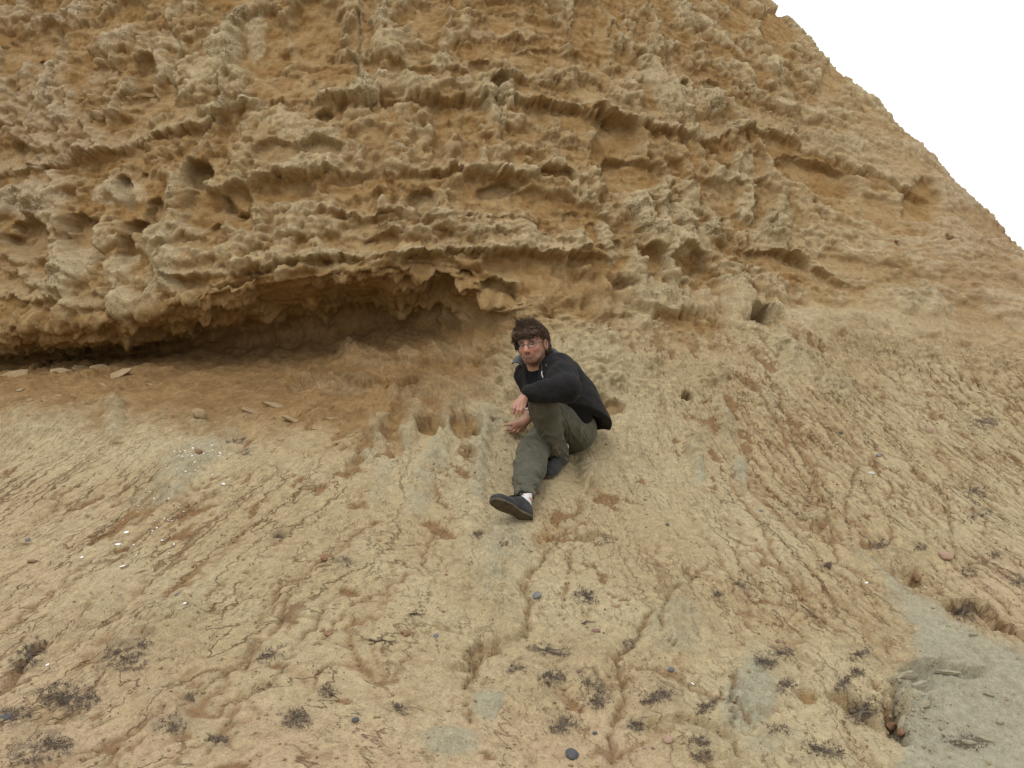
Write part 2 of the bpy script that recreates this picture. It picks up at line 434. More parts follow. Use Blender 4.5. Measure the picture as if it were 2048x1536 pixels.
# knobs, stumps and spires of hardened crust: x, y, rx, ry, angle, height
KNB = [(1378,385,20,26,0,.12),(1375,425,34,26,0,.10),(1385,475,52,40,0,.09),(1330,410,17,34,0,.09),(1325,460,18,30,0,.07),(1275,400,13,26,8,.06),(1290,440,16,46,-12,.06),(1255,410,10,22,-10,.05),(1220,480,14,44,-8,.05),
 (1492,330,22,34,0,.06),(1505,380,14,44,0,.06),(1500,425,24,18,0,.08),(1540,470,40,30,0,.07),(1455,350,26,22,10,.05),(1575,415,20,42,-16,.06),(1425,205,26,26,0,.07),(1310,150,22,60,-14,.07),(1345,200,20,36,-14,.05),
 (1275,545,13,62,-4,.07),(1338,545,12,44,-3,.08),(1270,600,34,22,0,.07),(1345,600,46,22,0,.05),(1470,590,34,50,-14,.09),(1500,612,30,28,-10,.06),(1545,620,18,18,0,.06),
 (738,190,22,22,0,.06),(732,155,16,16,0,.06),(825,165,36,24,0,.05),(1022,190,20,24,0,.06),(980,195,22,34,-6,.05),(880,120,24,22,0,.04),(1115,565,40,16,0,.04),
 (860,600,24,22,0,.07),(800,600,34,24,0,.09),(790,575,16,14,0,.06),(845,570,30,14,0,.06),(885,630,13,26,0,.06),(985,605,44,16,-8,.06),(1085,605,15,22,0,.06),(1115,600,20,30,0,.05),(1155,590,8,22,0,.05),(1210,575,14,30,-6,.06),(1210,612,12,26,-6,.05),
 (65,645,20,24,0,.09),(245,600,30,34,0,.10),(262,650,28,18,0,.09),(258,680,9,22,0,.06),(370,600,22,18,0,.07),(335,570,18,26,-20,.05),(410,630,12,22,0,.06),(228,540,34,40,0,.07),(140,530,46,36,0,.08),(330,520,40,44,0,.07),
 (230,380,60,30,0,.03),(60,400,70,40,0,.03),(505,65,18,60,8,.05),(440,90,30,70,14,.04),(640,580,16,14,0,.05),(680,575,18,16,0,.05)]
for cx, cy, rx, ry, an, dp in KNB:
    m, idx = blob(cx, cy, rx, ry, an, .75, .7)
    D[idx] += dp * .9 * m[idx]
    fresh[idx] *= 1 - .85 * smooth(.1, .5, m[idx])
# drip curtain under the lip and cave ceiling colour
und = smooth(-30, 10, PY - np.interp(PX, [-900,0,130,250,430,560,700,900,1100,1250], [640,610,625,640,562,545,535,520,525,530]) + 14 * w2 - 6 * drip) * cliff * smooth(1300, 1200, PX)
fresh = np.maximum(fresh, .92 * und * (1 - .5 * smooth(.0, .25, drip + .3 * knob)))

# joints: open vertical cracks
for pts, w, dp in [([(352,-20),(346,40),(356,90),(345,150),(350,195)], 2.6, .045), ([(118,25),(112,80),(106,150),(100,200)], 3, .06), ([(18,330),(20,360),(14,410)], 2.4, .03), ([(75,310),(73,370),(76,410)], 2.4, .03),
                    ([(1000,150),(1007,200),(1001,240),(1008,270)], 2.4, .035), ([(715,0),(718,60),(714,110),(722,160)], 3, .05), ([(500,0),(470,70),(450,150),(445,205)], 5, -.05), ([(445,205),(400,260),(375,310)], 4, -.04),
                    ([(1560,140),(1572,170),(1590,205)], 3, .04), ([(1340,90),(1350,140),(1356,170)], 4, .05)]:
    idx, d, sg, al = line_d(pts, .5)
    D[idx] -= dp * np.exp(-(d / w) ** 2)
    fresh[idx] = np.clip(fresh[idx] - .6 * np.exp(-(d / (2 * w)) ** 2), 0, 1)
dark += cliff * (.35 + .65 * smooth(-.05, .25, fbm(U32 * 1.5, S32 * 3.5, 3, .5, 61))) * (1 - .85 * np.clip(fresh, 0, 1)) * (1 - .5 * smooth(1500, 1750, PX))

# ---- the slope
rough = smooth(940, 720, PY + 20 * w1)                                # broken ground just under the cliff
jr = int(np.argmin(np.abs(tv - 3.2)))
cfan = np.interp(PX[jr], [-400, 0, 600, 950, 1250, 1500, 1900, 2300], [.36, .34, .27, .09, 0, -.02, -.04, -.04])
kk = np.ones(61) / 61; cfan = np.convolve(np.pad(cfan, 30, 'edge'), kk, 'valid')
Sref = S[int(np.argmin(np.abs(tv - 4.6)))][None, :]
UR = (U - cfan[None, :] * np.minimum(S - Sref, .25)).astype(np.float32)
hump = fbm(UR * 1.3, S32 * .8, 3, .5, 81)
rib = fbm(UR * 5.0 + .35 * w1, S32 * .9, 3, .5, 85)
lump = fbm(U32 * 7, S32 * 7, 4, .55, 87)
grit = fbm(U32 * 34, S32 * 34, 3, .6, 89)
hS = .030 * hump + (.010 + .02 * rough) * rib + (.007 + .022 * rough) * lump + .0014 * grit
hS += rough * .03 * knob
D += hS * slope
# rills: braided lines that run down the fall line
wob = .055 * pn(U32 * 5, S32 * 5, 91) + .020 * pn(U32 * 15, S32 * 15, 93) + .011 * pn(U32 * 38, S32 * 38, 95)
wob = wob + .006 * pn(U32 * 80, S32 * 80, 97)
def rills(freq, lfreq, seed, w):
    n = pn((UR + wob) * freq, S32 * lfreq + .4 * w1, seed)
    return np.exp(-(np.abs(n) / (w * freq)) ** 1.6)
rk1 = rills(3.2, .60, 101, .0060); rk2 = rills(5.2, 1.0, 103, .0044); rk3 = rills(8.5, 1.8, 109, .0034); rk4 = rills(14, 3.6, 113, .0026)
area_r = smooth(1380, 1500, PX) * smooth(640, 760, PY) * smooth(1500, 1150, PY)
area_l = smooth(1000, 700, PX) * smooth(880, 980, PY)
area_c = .35 + .5 * smooth(1000, 1150, PY)
rm = np.clip(np.maximum(np.maximum(area_r, area_l), area_c), 0, 1)
rvar = smooth(-.25, .25, fbm(U32 * 1.9, S32 * 1.6, 3, .5, 105))
rkr = .75 * np.maximum(rills(4.3, .62, 117, .0062), .85 * rills(6.5, 1.1, 119, .0050)) * area_r
rk = np.clip(rkr + rk1 * (.3 + .7 * rvar) + .8 * rk2 * np.maximum(rvar, .9 * area_r) + .75 * rk3 * smooth(-.3, .2, fbm(U32 * 2.6, S32 * 2.2, 2, .5, 107)) * (.55 + .45 * area_r), 0, 1) * rm * slope
D -= .015 * rk
rust += .95 * rk
# peeled film: flat rusty floors with ragged edges
pl = fbm(UR * 6.5, S32 * 4.2, 5, .62, 111)
area_p = np.zeros_like(D)
for cx, cy, rx, ry in [(600,985,130,70),(450,960,120,90),(720,900,110,90),(880,900,120,80),(1380,690,150,90),(1500,720,90,120),(1450,860,120,120),(300,1040,140,70),(1150,1040,110,90),(640,830,120,60),(1620,640,120,50),(180,1010,90,40),(860,1010,100,60)]:
    m, idx = blob(cx, cy, rx, ry, 0, .8)
    area_p[idx] = np.maximum(area_p[idx], m[idx])
plm = smooth(.20, .24, pl - .42 * (1 - area_p) + .03) * slope
D -= .010 * plm
D += plm * (-.9 * (.0022 * grit) - .6 * .01 * lump)
rust = np.maximum(rust, .95 * plm)
# dusty brown floor of the hollow under the cliff
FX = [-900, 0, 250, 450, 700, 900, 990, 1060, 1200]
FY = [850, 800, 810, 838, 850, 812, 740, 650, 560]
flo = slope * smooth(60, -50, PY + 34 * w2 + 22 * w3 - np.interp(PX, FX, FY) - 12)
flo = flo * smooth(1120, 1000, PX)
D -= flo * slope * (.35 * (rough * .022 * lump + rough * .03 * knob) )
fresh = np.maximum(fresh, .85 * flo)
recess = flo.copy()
# hand-placed forms on the slope: x, y, rx, ry, angle, height, greyness
SLP = [(228,835,28,48,4,.06,.3),(60,860,120,40,-12,.05,.2),(400,840,24,15,-20,.05,.2),(390,930,150,26,-42,.05,.55),(330,940,120,20,-42,.03,.5),
 (700,705,26,28,0,.07,.1),(745,722,50,24,0,.04,0),(815,712,24,24,0,.045,0),(880,708,34,24,6,.05,0),(930,715,24,26,0,.05,0),(955,690,16,24,0,.04,0),(1010,700,60,34,-28,.06,.1),(1010,760,60,44,-10,.06,.1),
 (640,765,70,15,-4,.035,0),(700,775,70,16,0,.03,0),
 (868,772,38,28,0,.13,.15),(905,790,30,34,20,.10,.2),(832,818,15,36,28,.09,.1),(815,862,18,32,18,.09,.4),(800,890,20,20,0,.05,.4),(893,835,14,26,5,.08,.25),(890,870,24,30,10,.07,.3),(785,782,13,26,14,.09,.1),(815,795,15,22,14,.08,.1),(760,850,22,32,24,.08,.3),(745,890,26,34,30,.07,.4),
 (945,770,24,18,-18,.06,.1),(980,840,34,34,0,.08,.45),(960,880,16,60,12,.05,.5),(955,960,22,90,8,.04,.5),(860,930,34,70,22,.05,.55),(840,990,30,60,22,.035,.55),(870,905,24,34,10,.04,.5),(760,970,18,60,30,.025,.4),
 (1020,860,40,24,0,.05,.15),(1180,950,22,44,-4,.06,.3),(1175,975,18,14,0,.03,.2),(1398,890,26,50,-3,.045,.35),(1398,945,11,30,0,.03,.75),(1450,850,20,60,-14,.04,.3),(1480,945,17,44,-16,.035,.75),(1420,760,36,40,-20,.05,.1),(1440,740,30,20,0,.03,0),
 (1180,700,60,60,10,.05,.1),(1230,740,60,40,0,.05,.1),(1215,770,10,22,4,.04,.1),(1190,768,8,20,4,.04,.1),(1240,770,9,18,4,.04,.1),(1300,730,26,24,0,.05,.1),(1290,640,24,18,0,.04,0),
 (1600,720,40,40,-25,.05,.3),(1660,760,60,30,30,.05,.35),(1640,640,60,34,15,.05,.2),(1740,640,40,22,20,.06,.2),(1820,600,70,26,22,.07,.2),(1880,590,60,22,26,.06,.3),(1700,630,20,16,0,.03,.2),(1560,690,34,24,0,.04,.15),
 (980,1180,110,110,0,.05,.1),(1010,1110,60,120,14,.03,.45),(300,1290,140,60,-38,.06,.15),(170,1230,160,44,-34,.05,.1),(330,1420,50,70,-30,.05,.3),(60,1500,120,50,-10,.04,.2),
 (950,1330,70,44,-20,-.012,.1),(960,1285,70,22,-28,.03,.1),(1060,1400,80,60,0,.05,.1),(1180,1330,70,60,0,.05,.1),(980,1410,36,40,0,-.02,.85),(1350,1260,70,70,0,.05,.45),(1350,1200,20,90,0,.05,.2),(1500,1400,80,60,-50,.05,.9),(1510,1330,60,50,0,.04,.3),(1550,1480,70,30,0,.03,.5),
 (890,1480,70,24,0,.03,.7),(900,1500,60,16,0,.01,.8),(1215,1095,40,16,6,.03,.1),(1640,1040,30,30,0,.05,.1),(1790,1120,50,30,20,.06,.2),(1890,1090,60,40,10,.03,.1),(1300,1410,90,50,10,.05,.1),(1420,1500,100,40,20,.04,.1)]
for cx, cy, rx, ry, an, dp, gr in SLP:
    m, idx = blob(cx, cy, rx, ry, an, .8 if abs(dp) < .055 else .6, .7)
    lw = .40 if (700 < cx < 1000 and 740 < cy < 1010) else .9
    D[idx] += dp * lw * m[idx] * (1 + .9 * knob[idx] + .5 * lump[idx])
    k = smooth(.1, .6, m[idx])
    fresh[idx] *= 1 - .9 * k
    rust[idx] *= 1 - .75 * k
    grey[idx] = np.maximum(grey[idx], gr * smooth(.0, .8, m[idx]))
# ochre windows and small caves on the slope
for cx, cy, rx, ry, an, dp, fb in [(858,848,30,20,-8,.07,.95),(925,848,34,26,-6,.05,.9),(785,835,14,34,12,.04,.9),(790,880,12,40,14,.03,.9),(728,890,12,60,24,.025,.9),(955,855,10,10,0,.06,.9),(988,846,9,7,0,.05,.9),(1000,775,12,10,-30,.05,.5),
    (1376,790,13,10,0,.10,.7),(1192,800,22,16,0,.05,.8),(1225,815,22,16,0,.06,.8),(945,905,12,12,0,.03,.8),(1195,1082,42,9,8,.04,.6),(1180,985,14,7,0,.03,.7),(1095,1060,34,22,-60,.02,.6),(560,1072,16,7,-10,.04,.4),
    (1635,1055,16,10,0,.03,.6),(1835,1155,14,9,0,.05,.5),(1620,1385,26,12,10,.03,.8),(1530,640,34,8,0,.06,.5),(100,1420,60,34,-10,.02,.3),(650,750,60,10,0,.05,.7),(950,1312,24,8,-25,.03,.5),(985,1298,20,8,-30,.03,.5),(700,930,10,30,30,.03,.8)]:
    m, idx = blob(cx, cy, rx, ry, an, .35)
    D[idx] -= dp * m[idx]
    fresh[idx] = np.maximum(fresh[idx], fb * m[idx])
# ledges and steps of the slope: line, drop, width above/below, greyness below
def step(pts, drop, wd, fr_=.5, warp=.5):
    idx, d, sg, al = line_d(pts, warp, 140)
    e = smooth(0, .08, al) * smooth(1, .92, al)
    lowside = sg > 0
    D[idx] += e * drop * np.where(lowside, -np.exp(-d / wd) * smooth(0, 3, d), np.exp(-d / (2 * wd)) * .5)
    fresh[idx] = np.clip(fresh[idx] + fr_ * e * lowside * np.exp(-d / (wd * .5)), 0, 1)
step([(560,762),(640,760),(720,768),(800,760),(860,750)], .05, 14)
step([(670,718),(760,712),(850,722),(960,728),(1040,700)], .03, 10, .4)
step([(885,1338),(940,1325),(985,1300),(1030,1282),(1050,1240)], .032, 10, .35)
step([(0,745),(60,742),(110,725)], .03, 8, .2); step([(100,752),(170,748),(250,740)], .02, 7, .2)
step([(1700,1090),(1770,1160),(1860,1200),(1950,1265),(2060,1290)], -.05, 20, .2)
step([(1880,1205),(1960,1200),(2000,1245),(2060,1275)], .07, 16, .5)
step([(1790,1345),(1850,1335),(1900,1345),(1960,1350)], .05, 16, .0)
step([(1290,1450),(1400,1440),(1480,1470)], .03, 20, .2)
# grey clay sheets
def poly_mask(pts, soft):
    pts = np.array(pts, np.float32); c = pts.mean(0)
    x = PX + .9 * (XW - PX); y = PY + .9 * (YW - PY)
    ins = np.zeros(PX.shape, bool)
    n = len(pts)
    for i in range(n):
        a, b = pts[i], pts[(i + 1) % n]
        cond = ((a[1] > y) != (b[1] > y)) & (x < (b[0] - a[0]) * (y - a[1]) / (b[1] - a[1] + 1e-9) + a[0])
        ins ^= cond
    best = np.full(PX.shape, 1e6, np.float32)
    for i in range(n):
        a, b = pts[i], pts[(i + 1) % n]; ab = b - a
        t = np.clip(((x - a[0]) * ab[0] + (y - a[1]) * ab[1]) / float(ab @ ab), 0, 1)
        best = np.minimum(best, np.hypot(x - a[0] - t * ab[0], y - a[1] - t * ab[1]))
    return np.where(ins, smooth(-soft, soft, best), smooth(soft, -soft, best)) * facing
gm = poly_mask([(1690,1090),(1770,1160),(1880,1220),(1960,1280),(2300,1360),(2300,1700),(1800,1600),(1800,1420),(1780,1360),(1830,1320),(1800,1220)], 26)
grey = np.maximum(grey, .95 * gm)
D += gm * slope * (.03 - .75 * (.018 * rib + .010 * lump) + .006 * pn(U32 * 4, S32 * 26 + 1.5 * w1, 121) + .004 * pn(U32 * 7, S32 * 60 + 2 * w1, 123))
rust *= 1 - .85 * gm
# broken pit at the lower right
for cx, cy, rx, ry, an, dp, fb in [(1795,1440,13,54,-18,.06,.1),(1825,1372,40,12,-10,.035,.1),(1870,1372,40,16,0,.05,.1),(1740,1430,50,16,40,.05,.5),(1700,1400,40,14,35,.04,.6)]:
    m, idx = blob(cx, cy, rx, ry, an, .5); D[idx] -= dp * m[idx]; fresh[idx] = np.maximum(fresh[idx], fb * m[idx])
m, idx = blob(1810, 1410, 90, 80, 0, .6)
D[idx] += m[idx] * .05 * (np.round(3 * fbm(U32[idx] * 6, S32[idx] * 9, 3, .6, 125)) / 3)
# traced rills and open cracks
for pts, w, dp in [([(1232,1560),(1226,1480),(1242,1410),(1232,1330),(1272,1285),(1300,1230)], 5, .03), ([(1482,1510),(1466,1440),(1460,1400),(1478,1360)], 5, .03), ([(938,1440),(930,1370),(962,1305)], 6, .03), ([(1052,1270),(1062,1210),(1045,1180),(1080,1130),(1130,1060)], 4, .025),
   ([(0,1262),(70,1210),(140,1150),(250,1090),(330,1030),(430,980)], 3.5, .02), ([(150,1540),(220,1480),(330,1430),(420,1360),(480,1330),(560,1250),(580,1180)], 4, .025), ([(0,1390),(30,1350),(80,1290)], 8, .05), ([(400,1536),(480,1400),(540,1380),(600,1290),(640,1230)], 3.5, .02),
   ([(1665,1085),(1655,1020),(1620,950),(1590,880),(1560,800)], 3.5, .02), ([(1910,1130),(1905,1060),(1890,990),(1830,930)], 3.5, .02), ([(1700,1075),(1690,1000),(1720,930)], 3, .02), ([(1800,1090),(1760,1020),(1700,920),(1640,840)], 3, .018), ([(1345,1300),(1315,1260),(1330,1200),(1420,1120)], 3.5, .02), ([(1650,1240),(1600,1215),(1568,1205)], 3.5, .025), ([(1500,1440),(1470,1420),(1340,1350),(1280,1345)], 3.5, .02),
   ([(700,1090),(660,1110),(560,1180),(520,1230),(500,1330)], 3.2, .018), ([(880,1040),(860,1090),(830,1150),(700,1210),(640,1290)], 3, .015), ([(1160,1000),(1150,1080),(1135,1170),(1120,1230)], 3.2, .018),
   ([(1790,1370),(1796,1420),(1808,1470)], 9, .06), ([(1760,1400),(1800,1450)], 6, .04), ([(1830,1352),(1900,1342)], 5, .04), ([(1850,1380),(1900,1372)], 5, .04), ([(2000,1245),(2060,1290)], 7, .04), ([(760,1040),(700,1080),(640,1120)], 3, .012)]:
    idx, d, sg, al = line_d(pts, .45, 40)
    jag = 9 * pn(U32[idx] * 14, S32[idx] * 14, 129) + 6 * pn(U32[idx] * 30, S32[idx] * 30, 131) + 4 * pn(U32[idx] * 80, S32[idx] * 80, 133)
    dd = np.abs(d * sg + jag)
    ww = w * (.45 + .75 * smooth(-.3, .3, pn(U32[idx] * 7, S32[idx] * 7, 135)))
    g = np.exp(-(dd / ww) ** 2)
    D[idx] -= dp * g
    rust[idx] = np.maximum(rust[idx], .85 * np.exp(-(dd / (ww * 1.1)) ** 2) * (1 - gm[idx]))
# smoothed ground where the person sits
for cx, cy, rx, ry, dp in [(1150,905,60,40,-.02)]:
    m, idx = blob(cx, cy, rx, ry, 0, .8); D[idx] += dp * m[idx]

P2 = P + Nrm * D[..., None].astype(float)
P2[..., 2] += DZ
# plan undulation of the whole spur already comes from ROWS; close to the beach everything flattens
bedge = smooth(2.0, 1.0, T)
P2[..., 2] = P2[..., 2] * (1 - bedge * .0)
PLANTS = [(135,1395,62,30,0,330,'largest dark withered plant patch, near the lower left corner'),(250,1318,42,24,-14,170,'dark withered plant on the left rib above the largest patch'),(292,1290,16,10,0,50,'small withered tuft directly above the left rib plant'),(55,1308,44,26,40,170,'dark scrub filling the gully at the left edge'),
          (30,1432,40,16,12,130,'grey scrub around the long dark stone at the left edge'),(105,1490,46,18,-6,150,'brownish scrub below the largest patch at lower left'),(60,1520,46,14,0,90,'low scrub right at the bottom left corner'),(596,1438,30,20,0,130,'round dark withered plant left of the bluish pebble'),(345,1450,28,18,0,80,'grey green withered plant in a dip at lower left'),(435,1480,22,12,0,50,'small scrub at the side of the lower left rill'),(385,1394,14,9,0,30,'small dark tuft above the grey green plant at lower left'),
          (690,1124,26,10,-6,60,'sprawling dry twiggy plant beside the angular brown clod'),(655,1382,20,12,0,55,'grey tuft below the brown clods'),(800,1418,24,8,-24,60,'streak of withered scrub along the rill left of the grey stain'),(1172,1192,26,13,-28,130,'dry bushy plant right of the grey oval pebble'),(1035,1338,24,9,-6,80,'low scrub just under the hollowed ledge'),
          (1105,1358,26,16,14,140,'dark bushy withered plant below the flat red stone'),(1100,1300,48,10,-8,110,'long thin scrub line right of the hollowed ledge'),(1196,1400,24,18,0,120,'grey withered plant in the lower middle, right of the dark bushy one'),(1185,1370,24,12,0,60,'thin pale scrub above the grey withered plant in the lower middle'),(1122,1452,34,16,16,130,'scrub on the brow above the largest dark stone at the bottom'),
          (1255,1288,12,8,0,30,'tiny sprig on the crest right of the flat red stone'),(1272,1450,22,10,-14,55,'scrub beside the long central rill'),(1312,1395,36,14,8,130,'withered plant patch under the blue grey pebble'),(1412,1414,26,14,20,85,'withered plant right of the patch under the blue grey pebble'),(1400,1480,26,12,0,70,'scrub beside the flat pinkish stone near the bottom'),
          (1405,1512,20,12,0,60,'dark tuft at the bottom edge right of the flat pinkish stone'),(1532,1326,26,11,-8,110,'dense dark scrub above the dark grey clay dome'),(1560,1308,34,8,4,90,'lighter scrub streak above the dense dark scrub'),(1575,1375,22,18,0,80,'withered plant on the right side of the dark grey clay dome'),(1655,1132,16,6,0,55,'small round dry tuft on the crest left of the grey clay'),
          (1485,1168,26,10,40,45,'sparse scrub in the gully of the right middle slope'),(1434,1188,9,5,0,30,'tiny dark tuft left of the sparse scrub gully'),(1715,1310,28,11,18,85,'withered scrub on the bank left of the grey clay, upper one'),(1715,1345,14,8,0,50,'small dark scrub just below the upper bank scrub'),(1722,1425,42,22,26,210,'grey scrub hugging the left lip of the broken pit'),
          (1690,1365,26,9,32,80,'dark scrub streak leading down to the broken pit'),(1650,1500,50,16,-14,170,'pale grey scrub mat at the bottom right of the middle'),(1555,1460,24,10,0,60,'scrub under the dark grey clay dome'),(1930,1222,28,22,0,180,'brownish bush in the gully above the smooth grey clay'),(1935,1140,22,12,-10,60,'scrub below the pink cobble'),
          (1835,1095,18,8,0,45,'thin scrub left of the pink cobble'),(2032,1160,20,12,0,90,'dark round tuft at the right edge'),(1965,845,36,14,6,120,'dark scrub patch highest on the right slope'),(1955,985,32,14,0,110,'dark scrub patch at right below the highest one'),(1965,1030,26,10,10,70,'dark scrub streak at right above the round edge tuft'),(1990,1110,18,9,0,50,'little dark scrub between the streak and the edge tuft'),
          (1930,1485,60,14,-8,130,'brown scrub on the grey clay at the lower right corner'),(1760,1090,30,10,30,60,'scrub at the head of the gully on the right'),(1800,1470,20,12,0,50,'scrub at the foot of the broken pit'),(470,880,22,6,0,24,'sparse dry tuft among rusty patches below the hollow'),(495,905,12,7,0,22,'tiny dark tuft right of the shell chips'),
          (1010,1085,14,8,0,26,'small reddish brown dry tuft below the raised shoe'),(955,1072,12,8,0,40,'dark dry tuft left below the raised shoe'),(555,1072,14,8,-20,34,'dark tuft in a small hole on the left slope'),(1208,1083,30,7,8,60,'dark fringe of dry plant under the small overhang right of the shoe'),(545,1310,40,12,30,60,'thin scrub along the rills at lower left of middle')]
# mean colour per vertex comes from what the ground is made of
pale = np.array([.425, .354, .216]); pale2 = np.array([.385, .306, .176]); pink = np.array([.430, .325, .205])
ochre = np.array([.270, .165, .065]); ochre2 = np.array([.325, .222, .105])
greyc = np.array([.325, .312, .225]); rustc = np.array([.215, .122, .055]); cru = np.array([.445, .365, .225])
v1 = smooth(-.4, .4, fbm(U32 * 1.1, S32 * 1.1, 3, .5, 141))[..., None]
v2 = smooth(-.35, .35, fbm(U32 * 4, S32 * 6, 4, .6, 143))[..., None]
col_s = pale * (1 - v1) + pale2 * v1
pk = (smooth(1250, 1536, PY) * smooth(1500, 1200, PX) * .6 + smooth(500, 0, PX) * smooth(800, 1100, PY) * .5 + smooth(1750, 2048, PX) * smooth(1000, 1200, PY) * .5)[..., None] * np.float32(1)
pk = np.clip(pk * (.5 + v2), 0, 1)
col_s = col_s * (1 - pk) + pink * pk
col_c = cru * (1 - .6 * v2) + pale2 * .6 * v2
pinkc = np.clip(smooth(420, 100, PX) * smooth(620, 300, PY) + smooth(1700, 1950, PX) * smooth(900, 500, PY), 0, 1)[..., None] * .6
col_c = col_c * (1 - pinkc) + np.array([.395, .310, .212]) * pinkc
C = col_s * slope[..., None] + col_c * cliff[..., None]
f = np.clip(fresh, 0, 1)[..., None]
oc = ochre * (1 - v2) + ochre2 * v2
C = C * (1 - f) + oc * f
g = (np.clip(grey, 0, 1) * smooth(.30, .62, grey * .75 + .42 * fbm(U32 * 5, S32 * 8, 4, .65, 147) + .22))[..., None]
C = C * (1 - g) + greyc * g
r = np.clip(rust, 0, 1)[..., None] * .9
C = C * (1 - r) + rustc * r

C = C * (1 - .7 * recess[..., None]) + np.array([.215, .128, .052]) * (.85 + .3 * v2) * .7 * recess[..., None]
# litter and lichen film round the withered plants
for a in PLANTS:
    m, idx = blob(a[0], a[1], a[2] * 1.25 + 4, a[3] * 1.25 + 4, a[4], .9, .8)
    rag = smooth(-.15, .25, fbm(U32[idx] * 17, S32[idx] * 24, 3, .65, 151))
    k = (m[idx] * rag * .55)[:, None]
    C[idx] = C[idx] * (1 - k) + np.array([.165, .130, .092]) * k
V = P2.reshape(-1, 3)
ii = np.arange(NU * NV).reshape(NV, NU)
Q = np.stack([ii[:-1, :-1], ii[:-1, 1:], ii[1:, 1:], ii[1:, :-1]], -1).reshape(-1, 4)
me = mesh_quads('sandstone_cliff', V, Q)
ca = me.color_attributes.new('ground', 'FLOAT_COLOR', 'POINT')
buf = np.ones((NU * NV, 4), np.float32); buf[:, :3] = C.reshape(-1, 3)
ca.data.foreach_set('color', buf.ravel())
cb = me.color_attributes.new('kinds', 'FLOAT_COLOR', 'POINT')
buf = np.ones((NU * NV, 4), np.float32)
buf[:, 0] = np.clip(fresh + .8 * rust, 0, 1).ravel(); buf[:, 1] = np.clip(dark, 0, 1).ravel(); buf[:, 2] = cliff.ravel()
cb.data.foreach_set('color', buf.ravel())
cp = me.color_attributes.new('water', 'FLOAT_COLOR', 'POINT')
buf = np.ones((NU * NV, 4), np.float32)
calmg = 1 - np.clip(grey * 1.1, 0, 1)
buf[:, 0] = np.clip((.25 + .75 * np.maximum(np.maximum(area_r, area_l), .55 * area_c)) * slope * calmg * (1 - .8 * flo), 0, 1).ravel()
buf[:, 1] = (slope * calmg).ravel(); buf[:, 2] = np.clip(grey, 0, 1).ravel()
cp.data.foreach_set('color', buf.ravel())
uv = me.uv_layers.new(name='bed')
us = np.stack([U.ravel(), S.ravel()], -1).astype(np.float32)
uv.data.foreach_set('uv', us[Q.ravel()].ravel())
uv2 = me.uv_layers.new(name='fall')
us = np.stack([UR.ravel(), S.ravel()], -1).astype(np.float32)
uv2.data.foreach_set('uv', us[Q.ravel()].ravel())

